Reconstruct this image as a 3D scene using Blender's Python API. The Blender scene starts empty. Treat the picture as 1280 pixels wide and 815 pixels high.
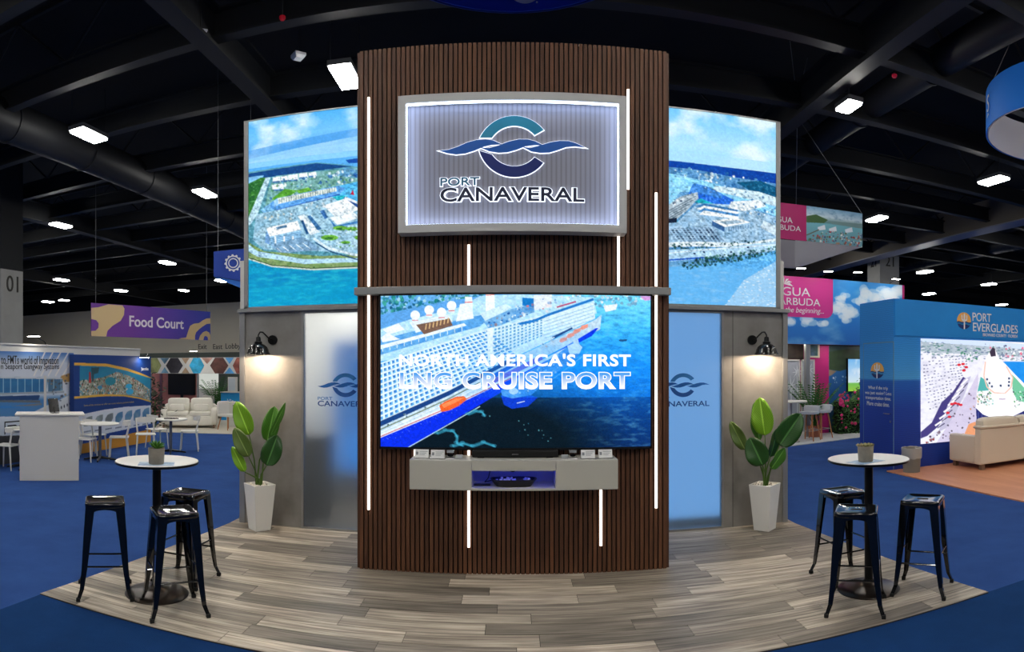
import bpy, bmesh, math, random
import numpy as np
from mathutils import Vector, Matrix
random.seed(7)
RNG = np.random.default_rng(11)
SC = bpy.context.scene
COL = SC.collection
PI = math.pi

# ------------------------------------------------------------------ camera
F, YH, ZC = 790.0, 460.0, 1.85          # cylindrical focal length (px), horizon row, lens height (m)
cd = bpy.data.cameras.new('camera')
cam = bpy.data.objects.new('camera', cd); COL.objects.link(cam)
cd.type = 'PANO'; cd.panorama_type = 'CENTRAL_CYLINDRICAL'
cd.central_cylindrical_range_u_min = -640 / F; cd.central_cylindrical_range_u_max = 640 / F
cd.central_cylindrical_range_v_min = (YH - 815) / F; cd.central_cylindrical_range_v_max = YH / F
cd.clip_start = 0.05; cd.clip_end = 300
cam.location = (0, 0, ZC); cam.rotation_euler = (PI / 2, 0, 0)
SC.camera = cam

# ------------------------------------------------------------------ world, exposure
w = bpy.data.worlds.new('hall_ambient'); SC.world = w; w.use_nodes = True
w.node_tree.nodes['Background'].inputs[0].default_value = (0.9, 0.93, 1.0, 1)
w.node_tree.nodes['Background'].inputs[1].default_value = 0.07
SC.view_settings.view_transform = 'Standard'; SC.view_settings.look = 'None'
SC.view_settings.exposure = 0.0; SC.view_settings.gamma = 1.0
SC.view_settings.use_curve_mapping = False
LAMP = 104.0        # radiance of the high-bay hall lamps
Z_LAMP = 7.5

# ------------------------------------------------------------------ helpers: photograph geometry
def ray(px, py):
    t = (px - 640) / F
    return Vector((math.sin(t), math.cos(t), (YH - py) / F))
def P(px, py, d): return Vector((0, 0, ZC)) + ray(px, py) * d
def atz(px, py, z):
    r = ray(px, py); return P(px, py, (z - ZC) / r.z)
def G(px, py): return atz(px, py, 0)
def XY(px, Y): return Y * math.tan((px - 640) / F)          # X on a plane Y = const
def ZY(px, py, Y): return ZC + (YH - py) / F * Y / math.cos((px - 640) / F)

class Fr:
    """a wall-like plane: origin o, u to the reader's right, v up, w towards the reader"""
    def __init__(s, o, u, v=(0, 0, 1)):
        s.o = Vector(o); s.u = Vector(u).normalized(); s.v = Vector(v).normalized(); s.w = s.u.cross(s.v)
    def mat(s, a=0, b=0, c=0):
        m = Matrix((s.u, s.v, s.w)).transposed().to_4x4(); m.translation = s.o + s.u * a + s.v * b + s.w * c
        return m
    def uv(s, px, py):
        r = ray(px, py); p = Vector((0, 0, ZC)); t = (s.o - p).dot(s.w) / r.dot(s.w); q = p + r * t - s.o
        return q.dot(s.u), q.dot(s.v)

# ------------------------------------------------------------------ helpers: materials
def lin(c):
    return tuple(((x / 255) / 12.92 if x / 255 <= .04045 else ((x / 255 + .055) / 1.055) ** 2.4) for x in c)
MATS = {}
def mat(name, rgb=(128, 128, 128), rough=.5, metal=0., noise=None, bump=None, emit=0., coat=0., vary=0., stretch=None, tr=0., ior=1.45, alpha=1., spec=.5):
    """rgb in sRGB 0-255.  noise=(scale, other rgb), bump=(scale, strength), vary=value spread per object"""
    if name in MATS: return MATS[name]
    m = bpy.data.materials.new(name); m.use_nodes = True; MATS[name] = m
    nt = m.node_tree; b = nt.nodes['Principled BSDF']; L = nt.links.new
    c = (*lin(rgb), 1)
    b.inputs['Base Color'].default_value = c
    b.inputs['Roughness'].default_value = rough; b.inputs['Metallic'].default_value = metal
    b.inputs['Coat Weight'].default_value = coat; b.inputs['Transmission Weight'].default_value = tr
    b.inputs['IOR'].default_value = ior; b.inputs['Alpha'].default_value = alpha
    b.inputs['Specular IOR Level'].default_value = spec
    if emit: b.inputs['Emission Color'].default_value = c; b.inputs['Emission Strength'].default_value = emit
    tc = nt.nodes.new('ShaderNodeTexCoord'); src = tc.outputs['Object']
    if stretch:
        mp = nt.nodes.new('ShaderNodeMapping'); mp.inputs['Scale'].default_value = stretch; L(src, mp.inputs[0]); src = mp.outputs[0]
    if vary or (noise and stretch):
        oi = nt.nodes.new('ShaderNodeObjectInfo')
    if noise and stretch:                         # shift the grain from piece to piece
        ad = nt.nodes.new('ShaderNodeVectorMath'); ad.operation = 'ADD'; ml = nt.nodes.new('ShaderNodeMath'); ml.operation = 'MULTIPLY'
        ml.inputs[1].default_value = 57.; L(oi.outputs['Random'], ml.inputs[0]); L(src, ad.inputs[0]); L(ml.outputs[0], ad.inputs[1]); src = ad.outputs[0]
    col = None
    if noise:
        n = nt.nodes.new('ShaderNodeTexNoise'); n.inputs['Scale'].default_value = noise[0]; n.inputs['Detail'].default_value = 6
        n.inputs['Roughness'].default_value = .62; L(src, n.inputs['Vector'])
        r = nt.nodes.new('ShaderNodeValToRGB'); r.color_ramp.elements[0].position = .32; r.color_ramp.elements[1].position = .68
        r.color_ramp.elements[0].color = c; r.color_ramp.elements[1].color = (*lin(noise[1]), 1)
        L(n.outputs['Fac'], r.inputs[0]); col = r.outputs[0]
    if vary:
        h = nt.nodes.new('ShaderNodeHueSaturation'); mr = nt.nodes.new('ShaderNodeMapRange')
        mr.inputs['To Min'].default_value = 1 - vary; mr.inputs['To Max'].default_value = 1 + vary
        L(oi.outputs['Random'], mr.inputs[0]); L(mr.outputs[0], h.inputs['Value'])
        if col: L(col, h.inputs['Color'])
        else: h.inputs['Color'].default_value = c
        col = h.outputs[0]
    if col: L(col, b.inputs['Base Color'])
    if bump:
        n2 = nt.nodes.new('ShaderNodeTexNoise'); n2.inputs['Scale'].default_value = bump[0]; n2.inputs['Detail'].default_value = 4
        L(src, n2.inputs['Vector']); bp = nt.nodes.new('ShaderNodeBump'); bp.inputs['Strength'].default_value = bump[1]; bp.inputs['Distance'].default_value = .01
        L(n2.outputs['Fac'], bp.inputs['Height']); L(bp.outputs[0], b.inputs['Normal'])
    return m
def emat(name, rgb, s=1.0, sample=True):
    if name in MATS: return MATS[name]
    m = bpy.data.materials.new(name); m.use_nodes = True; MATS[name] = m; nt = m.node_tree; nt.nodes.clear()
    e = nt.nodes.new('ShaderNodeEmission'); o = nt.nodes.new('ShaderNodeOutputMaterial'); nt.links.new(e.outputs[0], o.inputs[0])
    e.inputs[0].default_value = (*lin(rgb), 1); e.inputs[1].default_value = s
    if not sample: m.cycles.emission_sampling = 'NONE'
    return m
def picmat(name, lit=0.):
    """print or screen: picture stored per point; lit > 0 makes it a screen"""
    if name in MATS: return MATS[name]
    m = bpy.data.materials.new(name); m.use_nodes = True; MATS[name] = m; nt = m.node_tree; L = nt.links.new
    a = nt.nodes.new('ShaderNodeAttribute'); a.attribute_name = 'picture'
    b = nt.nodes['Principled BSDF']
    if lit:
        b.inputs['Base Color'].default_value = (.004, .004, .004, 1); b.inputs['Roughness'].default_value = .5; b.inputs['Specular IOR Level'].default_value = .05
        L(a.outputs['Color'], b.inputs['Emission Color']); b.inputs['Emission Strength'].default_value = lit
        m.cycles.emission_sampling = 'NONE'
    else:
        L(a.outputs['Color'], b.inputs['Base Color']); b.inputs['Roughness'].default_value = .6
    return m

# ------------------------------------------------------------------ helpers: meshes
class MB:
    def __init__(s): s.v = []; s.f = []
    def add(s, vs, fs):
        n = len(s.v); s.v += [tuple(q) for q in vs]; s.f += [tuple(i + n for i in q) for q in fs]; return s
    def box(s, x0, x1, y0, y1, z0, z1, M=None):
        vs = [Vector((x, y, z)) for z in (z0, z1) for y in (y0, y1) for x in (x0, x1)]
        if M: vs = [M @ q for q in vs]
        return s.add(vs, [(0, 2, 3, 1), (4, 5, 7, 6), (0, 1, 5, 4), (2, 6, 7, 3), (0, 4, 6, 2), (1, 3, 7, 5)])
    def hexa(s, b, t):                              # bottom quad, top quad (each counter-clockwise seen from above)
        return s.add(list(b) + list(t), [(3, 2, 1, 0), (4, 5, 6, 7), (0, 1, 5, 4), (1, 2, 6, 5), (2, 3, 7, 6), (3, 0, 4, 7)])
    def tube(s, pts, r, n=8, cap=True):
        pts = [Vector(p) for p in pts]; rs = r if isinstance(r, (list, tuple)) else [r] * len(pts)
        vs = []; up = None
        for i, p in enumerate(pts):
            t = (pts[min(i + 1, len(pts) - 1)] - pts[max(i - 1, 0)]).normalized()
            if up is None: up = t.orthogonal().normalized()
            up = (up - t * up.dot(t)).normalized(); q = t.cross(up)
            for k in range(n):
                a = 2 * PI * k / n; vs.append(p + (up * math.cos(a) + q * math.sin(a)) * rs[i])
        fs = [(i * n + k, i * n + (k + 1) % n, (i + 1) * n + (k + 1) % n, (i + 1) * n + k) for i in range(len(pts) - 1) for k in range(n)]
        if cap: fs += [tuple(range(n))[::-1], tuple((len(pts) - 1) * n + k for k in range(n))]
        return s.add(vs, fs)
    def lathe(s, prof, n=24, c=(0, 0, 0), cap=True):
        vs = [(c[0] + r * math.cos(2 * PI * k / n), c[1] + r * math.sin(2 * PI * k / n), c[2] + z) for r, z in prof for k in range(n)]
        fs = [(i * n + k, i * n + (k + 1) % n, (i + 1) * n + (k + 1) % n, (i + 1) * n + k) for i in range(len(prof) - 1) for k in range(n)]
        if cap: fs += [tuple(range(n))[::-1], tuple((len(prof) - 1) * n + k for k in range(n))]
        return s.add(vs, fs)
    def prism(s, poly, w0, w1):                     # polygon in the xy plane, extruded along z
        n = len(poly)
        if sum(poly[i][0] * poly[(i + 1) % n][1] - poly[(i + 1) % n][0] * poly[i][1] for i in range(n)) < 0: poly = poly[::-1]
        vs = [(x, y, w0) for x, y in poly] + [(x, y, w1) for x, y in poly]
        return s.add(vs, [tuple(range(n))[::-1], tuple(range(n, 2 * n))] + [(i, (i + 1) % n, n + (i + 1) % n, n + i) for i in range(n)])
    def ball(s, c, r, n=10, m=7, M=None):
        c = Vector(c); r = Vector(r) if not isinstance(r, (int, float)) else Vector((r, r, r)); vs = []
        for j in range(m + 1):
            a = PI * j / m
            for k in range(n):
                b = 2 * PI * k / n; q = Vector((r.x * math.sin(a) * math.cos(b), r.y * math.sin(a) * math.sin(b), -r.z * math.cos(a)))
                if M: q = M @ q
                vs.append(c + q)
        return s.add(vs, [(j * n + k, j * n + (k + 1) % n, (j + 1) * n + (k + 1) % n, (j + 1) * n + k) for j in range(m) for k in range(n)])
    def cushion(s, x0, x1, y0, y1, z0, z1, r=.04, n=5):
        """rounded soft block"""
        cx, cy, cz = (x0 + x1) / 2, (y0 + y1) / 2, (z0 + z1) / 2; hx, hy, hz = (x1 - x0) / 2, (y1 - y0) / 2, (z1 - z0) / 2
        vs = []; nn, mm = 16, 8
        for j in range(mm + 1):
            a = -PI / 2 + PI * j / mm
            for k in range(nn):
                b = 2 * PI * k / nn
                f = lambda q, e: math.copysign(abs(q) ** e, q)
                vs.append((cx + hx * f(math.cos(a), .35) * f(math.cos(b), .3), cy + hy * f(math.cos(a), .35) * f(math.sin(b), .3), cz + hz * f(math.sin(a), .35)))
        return s.add(vs, [(j * nn + k, j * nn + (k + 1) % nn, (j + 1) * nn + (k + 1) % nn, (j + 1) * nn + k) for j in range(mm) for k in range(nn)])
    def mesh(s, name, m, smooth=False):
        me = bpy.data.meshes.new(name); me.from_pydata(s.v, [], s.f); me.update()
        bm = bmesh.new(); bm.from_mesh(me); bmesh.ops.remove_doubles(bm, verts=bm.verts, dist=1e-5); bmesh.ops.recalc_face_normals(bm, faces=bm.faces); bm.to_mesh(me); bm.free()
        if m: me.materials.append(m)
        if smooth:
            for p in me.polygons: p.use_smooth = True
            me.set_sharp_from_angle(angle=math.radians(42))
        return me
    def build(s, name, m, parent=None, smooth=False, bevel=0):
        return put(name, s.mesh(name, m, smooth), parent, bevel)
def put(name, me, parent=None, bevel=0, M=None):
    o = bpy.data.objects.new(name, me); COL.objects.link(o)
    if parent: o.parent = parent
    if M is not None: o.matrix_local = M
    if bevel:
        b = o.modifiers.new('bevel', 'BEVEL'); b.width = bevel; b.segments = 2; b.limit_method = 'ANGLE'
    return o
def tag(o, label, cat, group=None):
    o['label'] = label; o['category'] = cat
    if group: o['group'] = group
    return o
def thing(name, label, cat, loc=(0, 0, 0), rz=0, group=None, M=None):
    o = bpy.data.objects.new(name, None); COL.objects.link(o); o.empty_display_size = .1
    if M is not None: o.matrix_world = M
    else: o.location = loc; o.rotation_euler = (0, 0, rz)
    return tag(o, label, cat, group)
def struct(o, label, cat=None):
    o['kind'] = 'structure'; o['label'] = label; o['category'] = cat or o.name.split('_')[0].split('.')[0]
    return o
def dup(root, loc=None, rz=None, label=None, group=None, parent=None):
    r = root.copy(); COL.objects.link(r); r.parent = parent
    if loc is not None: r.location = loc
    if rz is not None: r.rotation_euler = (0, 0, rz)
    if label: r['label'] = label
    if group: r['group'] = group
    for ch in root.children: dup(ch, parent=r)
    return r
DG = bpy.context.evaluated_depsgraph_get
def curve_mesh(cu, name, m):
    o = bpy.data.objects.new('tmp', cu); COL.objects.link(o)
    me = bpy.data.meshes.new_from_object(o.evaluated_get(DG())); bpy.data.objects.remove(o)
    me.name = name; me.materials.clear(); me.materials.append(m)
    return me
def text(parent, name, body, x0, y0, x1, y1, m, depth=.004, w=.002, bold=0., shear=0., fit=True, align='L', space=1.0):
    """lettering filling the box (x0,y0)-(x1,y1) of the parent's plane"""
    cu = bpy.data.curves.new(name, 'FONT'); cu.body = body; cu.size = 1; cu.extrude = .01; cu.offset = bold; cu.shear = shear; cu.space_character = space
    cu.align_x = {'L': 'LEFT', 'C': 'CENTER', 'R': 'RIGHT'}[align]; cu.resolution_u = 4
    me = curve_mesh(cu, name, m)
    n = len(me.vertices); co = np.empty(n * 3, np.float32); me.vertices.foreach_get('co', co); co = co.reshape(n, 3)
    lo, hi = co.min(0), co.max(0); sx = (x1 - x0) / (hi[0] - lo[0]); sy = (y1 - y0) / (hi[1] - lo[1])
    if not fit: sx = min(sx, sy); sy = sx
    co[:, 0] = x0 + (co[:, 0] - lo[0]) * sx; co[:, 1] = y0 + (co[:, 1] - lo[1]) * sy
    co[:, 2] = w + (co[:, 2] - lo[2]) / max(1e-6, hi[2] - lo[2]) * depth
    me.vertices.foreach_set('co', co.ravel()); me.update()
    if ' ' not in body: return put(name, me, parent)
    sp = sorted((min(co[v, 0] for v in p.vertices), max(co[v, 0] for v in p.vertices), p.index) for p in me.polygons)   # one mesh for each word
    gaps = []; end = sp[0][1]
    for a, b_, _ in sp:
        if a > end: gaps.append((a - end, a))
        end = max(end, b_)
    cuts = sorted(g[1] for g in sorted(gaps)[::-1][:body.count(' ')]); out = []
    for k in range(len(cuts) + 1):
        ids = [i for a, b_, i in sp if (k == 0 or a >= cuts[k - 1] - 1e-6) and (k == len(cuts) or a < cuts[k] - 1e-6)]
        mp = {}; fs = []
        for i in ids: fs.append(tuple(mp.setdefault(v, len(mp)) for v in me.polygons[i].vertices))
        m2 = bpy.data.meshes.new(name); m2.from_pydata([tuple(float(q) for q in co[v]) for v in mp], [], fs); m2.update(); m2.materials.append(m); out.append(put(name, m2, parent))
    bpy.data.meshes.remove(me)
    return out[0]
def shape(parent, name, poly, m, depth=.004, w=.002, off=0., holes=()):
    """flat cut-out from a polygon in the parent's plane, optionally grown by off"""
    cu = bpy.data.curves.new(name, 'CURVE'); cu.dimensions = '2D'; cu.fill_mode = 'BOTH'; cu.extrude = depth / 2; cu.offset = off
    for pl in (poly, *holes):
        sp = cu.splines.new('POLY'); sp.points.add(len(pl) - 1); sp.use_cyclic_u = True
        for q, (x, y) in zip(sp.points, pl): q.co = (x, y, 0, 1)
    me = curve_mesh(cu, name, m)
    for v in me.vertices: v.co.z += w + depth / 2
    return put(name, me, parent)
def arc(cx, cy, rx, ry, a0, a1, n=24):
    return [(cx + rx * math.cos(math.radians(a0 + (a1 - a0) * i / n)), cy + ry * math.sin(math.radians(a0 + (a1 - a0) * i / n))) for i in range(n + 1)]

# ------------------------------------------------------------------ helpers: painted pictures (per-point colour on a fine grid)
def fbm(h, wd, sx, sy, oct=4, seed=0):
    r = np.random.default_rng(seed); out = np.zeros((h, wd)); amp = 1; tot = 0
    for o in range(oct):
        gx, gy = max(2, int(sx * 2 ** o) + 2), max(2, int(sy * 2 ** o) + 2); g = r.random((gy, gx))
        x = np.linspace(0, gx - 1.001, wd); y = np.linspace(0, gy - 1.001, h); xi = x.astype(int); yi = y.astype(int); fx = x - xi; fy = (y - yi)[:, None]
        fx = fx * fx * (3 - 2 * fx); fy = fy * fy * (3 - 2 * fy)
        a = g[yi][:, xi] * (1 - fx) + g[yi][:, xi + 1] * fx; b = g[yi + 1][:, xi] * (1 - fx) + g[yi + 1][:, xi + 1] * fx
        out += amp * (a * (1 - fy) + b * fy); tot += amp; amp *= .5
    return out / tot
class Canvas:
    """picture on a plane frame, painted with points given in photograph pixels"""
    def __init__(s, fr, u0, v0, u1, v1, nx, ny):
        s.fr = fr; s.b = (u0, v0, u1, v1); s.w = nx; s.h = ny; s.a = np.zeros((ny, nx, 3)); s.local = False
    def pt(s, p):
        u, v = p if s.local else s.fr.uv(*p); u0, v0, u1, v1 = s.b
        return (u - u0) / (u1 - u0) * (s.w - 1), (v1 - v) / (v1 - v0) * (s.h - 1)
    def fill(s, c): s.a[:] = c
    def rows(s, stops):
        ys = np.linspace(0, 1, s.h); st = np.array([q[0] for q in stops]); cs = np.array([q[1] for q in stops], float)
        for k in range(3): s.a[:, :, k] = np.interp(ys, st, cs[:, k])[:, None]
    def mask(s, poly, soft=.7):
        q = np.array([s.pt(p) for p in poly]); x0, y0 = np.floor(q.min(0) - 2).astype(int); x1, y1 = np.ceil(q.max(0) + 3).astype(int)
        x0, y0 = max(0, x0), max(0, y0); x1, y1 = min(s.w, x1), min(s.h, y1)
        if x1 <= x0 or y1 <= y0: return None
        X, Y = np.meshgrid(np.arange(x0, x1), np.arange(y0, y1)); m = np.zeros(X.shape)
        for dx, dy in ((-.25, -.25), (.25, -.25), (-.25, .25), (.25, .25)):
            ins = np.zeros(X.shape, bool); n = len(q)
            for i in range(n):
                ax, ay = q[i]; bx, by = q[(i + 1) % n]
                if ay == by: continue
                c = ((ay > Y + dy) != (by > Y + dy)) & (X + dx < (bx - ax) * (Y + dy - ay) / (by - ay) + ax); ins ^= c
            m += ins
        return (slice(y0, y1), slice(x0, x1)), m / 4
    def poly(s, poly, c, alpha=1., tex=None):
        r = s.mask(poly)
        if r is None: return
        sl, m = r; m = (m * alpha)[..., None]; col = np.array(c, float)
        if tex is not None:                       # tex=(noise field 0..1, other colour)
            t = tex[0][sl][..., None]; col = col * (1 - t) + np.array(tex[1], float) * t
        s.a[sl] = s.a[sl] * (1 - m) + col * m
    def line(s, pts, wd, c, alpha=1.):
        for (ax, ay), (bx, by) in zip(pts[:-1], pts[1:]):
            L = math.hypot(bx - ax, by - ay) or 1; nx, ny = -(by - ay) / L * wd / 2, (bx - ax) / L * wd / 2
            s.poly([(ax + nx, ay + ny), (bx + nx, by + ny), (bx - nx, by - ny), (ax - nx, ay - ny)], c, alpha)
    def disc(s, x, y, rx, ry, c, alpha=1., n=14): s.poly([(x + rx * math.cos(2 * PI * k / n), y + ry * math.sin(2 * PI * k / n)) for k in range(n)], c, alpha)
    def speckle(s, poly, n, size, cols, seed=1, ax=1., ay=1.):
        r = random.Random(seed); xs = [p[0] for p in poly]; ys = [p[1] for p in poly]
        def inside(x, y):
            c = False
            for i in range(len(poly)):
                (ax_, ay_), (bx, by) = poly[i], poly[(i + 1) % len(poly)]
                if (ay_ > y) != (by > y) and x < (bx - ax_) * (y - ay_) / (by - ay_) + ax_: c = not c
            return c
        for _ in range(n):
            x, y = r.uniform(min(xs), max(xs)), r.uniform(min(ys), max(ys))
            if inside(x, y):
                k = size * r.uniform(.4, 1.1); a0 = r.uniform(0, 6.3); s.poly([(x + k * ax * r.uniform(.6, 1.2) * math.cos(a0 + q), y + k * ay * r.uniform(.6, 1.2) * math.sin(a0 + q)) for q in (0, 1.0, 2.1, 3.1, 4.2, 5.2)], r.choice(cols), r.uniform(.55, 1))
    def mix(s, field, c, k=1.):
        m = (np.clip(field, 0, 1) * k)[..., None]; s.a = s.a * (1 - m) + np.array(c, float) * m
    def build(s, name, m, parent=None, w=.001):
        u0, v0, u1, v1 = s.b; nx, ny = s.w, s.h; U, V = np.meshgrid(np.linspace(u0, u1, nx), np.linspace(v1, v0, ny))
        co = np.stack([U, V, np.full_like(U, w)], -1).reshape(-1, 3).astype(np.float32)
        i = np.arange((ny - 1) * (nx - 1)); rr, cc = i // (nx - 1), i % (nx - 1); a = rr * nx + cc
        quads = np.stack([a, a + nx, a + nx + 1, a + 1], -1).astype(np.int32)
        me = bpy.data.meshes.new(name); me.vertices.add(len(co)); me.vertices.foreach_set('co', co.ravel())
        me.loops.add(quads.size); me.loops.foreach_set('vertex_index', quads.ravel()); me.polygons.add(len(quads)); me.polygons.foreach_set('loop_start', (np.arange(len(quads)) * 4).astype(np.int32))
        me.update(calc_edges=True)
        c = np.clip(s.a.reshape(-1, 3) / 255, 0, 1); c = np.where(c <= .04045, c / 12.92, ((c + .055) / 1.055) ** 2.4)
        at = me.attributes.new('picture', 'FLOAT_COLOR', 'POINT'); at.data.foreach_set('color', np.concatenate([c, np.ones((len(c), 1))], 1).astype(np.float32).ravel())
        me.materials.append(m); me.validate()
        return put(name, me, parent)
    def speck(s, k=10, seed=3):
        s.a += (np.random.default_rng(seed).random((s.h, s.w, 1)) - .5) * k

# ------------------------------------------------------------------ shared materials
M_black = mat('black_gloss_paint', (7, 8, 11), .13, coat=.6)
M_blackm = mat('black_satin_metal', (14, 14, 16), .32, .4)
M_rubber = mat('black_rubber', (8, 8, 8), .8)
M_alu = mat('brushed_aluminium', (150, 150, 150), .42, .55, bump=(60, .05), stretch=(1, 1, 40))
M_white = mat('white_laminate', (205, 203, 198), .45)
M_plaster = mat('white_paint', (215, 213, 208), .6, bump=(30, .05))
M_slat = mat('walnut_slat', (104, 66, 42), .55, noise=(3.2, (74, 44, 27)), stretch=(7, 7, .55), vary=.22, bump=(12, .12))
M_backing = mat('black_felt_backing', (9, 7, 6), .95)
M_led = emat('warm_white_led', (255, 240, 226), 2.6)
M_conc = mat('grey_concrete_panel', (124, 121, 118), .62, noise=(2.1, (150, 147, 143)), bump=(9, .08))
M_carpet = mat('blue_carpet', (42, 72, 132), .95, noise=(1.7, (50, 84, 148)), bump=(420, .9), spec=.1)
M_carpet2 = mat('navy_carpet', (15, 50, 96), .95, noise=(1.4, (20, 60, 112)), bump=(420, .9), spec=.1)
M_dark = mat('black_ceiling_paint', (22, 24, 27), .8, bump=(3, .2))
M_beam = mat('dark_painted_steel', (25, 27, 30), .6)
M_deck = mat('black_ceiling_deck', (16, 17, 20), .9, bump=(2, .4))

# ================================================================== HALL SHELL
fl = struct(MB().box(-60, 60, -14, 52, -.06, 0).build('floor', M_carpet), 'blue exhibition hall carpet behind and beside the stand')
ac = struct(MB().prism([(-3.5, -13), (26, -13), (26, 3.80), (-3.5, 3.80)], 0.0, .004).build('floor_aisle', M_carpet2), 'darker blue aisle carpet in front of the wooden stand floor', 'floor')
ceil = struct(MB().box(-60, 60, -14, 52, 10.2, 10.4).build('ceiling', M_deck), 'black painted hall ceiling high above the stands')
wb = struct(MB().box(-60, 12, 50, 50.3, 0, 7.6).build('wall_back', mat('beige_hall_wall', (238, 229, 206), .8, noise=(.12, (226, 217, 196)))), 'beige painted far wall of the hall')
struct(MB().box(-60, 60, 50.05, 50.4, 7.6, 10.2).build('wall_back_upper', M_dark), 'black upper band of the far hall wall', 'wall')
struct(MB().box(12, 60, 50, 50.3, 0, 7.6).build('wall_right', M_dark), 'black draped far hall wall behind the blue stands', 'wall')
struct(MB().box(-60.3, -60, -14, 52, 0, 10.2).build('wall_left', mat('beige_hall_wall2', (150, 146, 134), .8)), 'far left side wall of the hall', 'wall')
fw = Fr((0, 50, 0), (1, 0, 0))
lobby = bpy.data.objects.new('wall_lettering_anchor', None)
def wallbox(a, b): return (*fw.uv(a[0], a[1]), *fw.uv(b[0], b[1]))
bpy.data.objects.remove(lobby)
M_ink = mat('dark_grey_lettering', (52, 50, 46), .7)
for word, (ax, ay), (bx, by) in (('Exit', (248, 436.5), (258.5, 430)), ('East', (266.5, 436.5), (278, 430)), ('Lobby', (282, 438), (301, 429))):
    x0, y0, x1, y1 = wallbox((ax, ay), (bx, by))
    t = text(None, 'wall_lettering', word, x0, y0, x1, y1, M_ink, .02, .01); t.matrix_world = fw.mat(); t.parent = wb

# ceiling steel: joists along X, girders along Y, ducts
def ibeam(L, h, b, t=.04):
    return MB().box(0, L, -b / 2, b / 2, 0, t).box(0, L, -.02, .02, t, h - t).box(0, L, -b / 2, b / 2, h - t, h)
jm = ibeam(90, .55, .26).mesh('joist', M_beam)
for y in (4.9, 7.7, 10.6, 13.4, 16.6, 19.4, 22.4, 25.4, 28.4, 33, 38, 44):
    o = put('joist', jm, ceil); o.location = (-45, y, 8.0 if y < 30 else 8.3)
MB().box(18.2, 18.6, -13, 49.9, 7.75, 8.95).build('box_girder', mat('lamplit_steel_tone', (96, 90, 84), .6), ceil); MB().box(18.0, 18.8, -13, 49.9, 7.7, 7.75).build('box_girder_flange', mat('lamplit_flange_tone', (120, 124, 138), .5), ceil)  # girder and flange colours lightened to paint in lamp light on the steel
gm = ibeam(64, .8, .36, .06).mesh('girder', M_beam)
for x in (-29.4, -17.4, -5.4, 6.6, 30.4):
    o = put('girder', gm, ceil); o.rotation_euler = (0, 0, PI / 2); o.location = (x, -13, 7.75)
tm = MB()
for k in range(30):
    x = k * 3.; tm.tube([(x, 0, 0), (x + 1.5, 0, 1.4)], .035, 5).tube([(x + 1.5, 0, 1.4), (x + 3, 0, 0)], .035, 5)
tm.box(0, 90, -.05, .05, 1.38, 1.48); tm = tm.mesh('truss_web', M_beam)
for y in (10.6, 16.6, 22.4, 28.4, 38):
    o = put('truss_web', tm, ceil); o.location = (-45, y, 8.55)
M_duct = mat('dark_duct_metal', (33, 34, 37), .55, .2)
for x, r, z in ((-11.3, .5, 8.0), (8.6, .36, 8.5), (24, .5, 8.6)):
    mb = MB().tube([(x, -12, z), (x, 48, z)], r, 20)
    for y in range(-10, 48, 3): mb.tube([(x, y, z), (x, y + .08, z)], r + .025, 20)
    mb.build('air_duct', M_duct, ceil, True)

# far columns
def column(px, d, w_, label, nums, zc=10.2):
    p = P(px, YH, d); c = thing('concrete_column', label, 'column', (p.x, p.y, 0), 0)
    MB().box(-w_ / 2, w_ / 2, -w_ / 2, w_ / 2, 0, zc).build('shaft', mat('pale_concrete', (150, 150, 147), .8, noise=(.8, (135, 135, 132))), c)
    if zc < 10: MB().box(-w_ / 2, w_ / 2, -w_ / 2, w_ / 2, zc, 10.2).build('black_upper_shaft', M_dark, c)
    for sx in (0, 1):
        t = text(c, 'number', nums[sx], -.28, 0, .28, .55, M_ink, .02, .0)
        f = Fr((0, -w_ / 2 - .005, nums[2]), (1, 0, 0)) if sx == 0 else Fr(((-1 if px > 640 else 1) * (w_ / 2 + .005), 0, nums[2]), (0, (-1 if px > 640 else 1), 0))
        t.matrix_local = f.mat()
column(1104, 36, 1.3, 'grey concrete column numbered 21 behind the pink signs', ('21', '21', 7.55), 8.3)
column(2, 22, 1.05, 'grey concrete column numbered 01 at the left end of the beige wall', ('01', '01', 4.45), 5.2)

# hall lamps
M_lamp = emat('lamp_diffuser', (255, 252, 244), LAMP)
M_lampb = mat('lamp_housing', (70, 72, 76), .5)
lamp_me = MB().box(-.23, .23, -.5, .5, .0, .1).mesh('housing', M_lampb); diff_me = MB().box(-.2, .2, -.47, .47, -.05, .0).mesh('diffuser', M_lamp)
rod_me = MB().tube([(0, 0, .1), (0, 0, 1.2)], .008, 5).mesh('hanger', M_beam)
inview = [(111, 168, 'large bright'), (256, 241, 'medium bright'), (76, 281, 'left outer'), (209, 328, 'small'), (432, 95, 'nearest left'), (76.6, 349.5, ''), (151, 363, ''), (60, 377, ''), (277, 350.5, ''),
          (1061, 132, ''), (1242, 225, ''), (1096, 273, ''), (1156, 339.5, ''), (1236, 355, ''), (1161, 367, ''), (1252, 380.6, '')]
LB = ['bright ceiling lamp high on the left between ducts', 'ceiling lamp left of the left aerial light box', 'ceiling lamp at the left edge above the food court banner', 'small ceiling lamp above the purple banner\'s right end',
      'ceiling lamp beside the top left corner of the slatted tower', 'distant ceiling lamp near the numbered column on the left', 'distant ceiling lamp just above the purple food court banner', 'tiny farthest ceiling lamp by the beige wall top',
      'ceiling lamp under the hanging blue gear sign', 'ceiling lamp above the top right aerial light box corner', 'ceiling lamp under the blue ring sign on the right', 'ceiling lamp right of the hanging pink photo banner',
      'distant ceiling lamp above the blue stand header\'s corner', 'distant ceiling lamp right above the blue stand header', 'small distant ceiling lamp just above the blue header edge', 'farthest ceiling lamp over the right end of the blue header']
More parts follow.
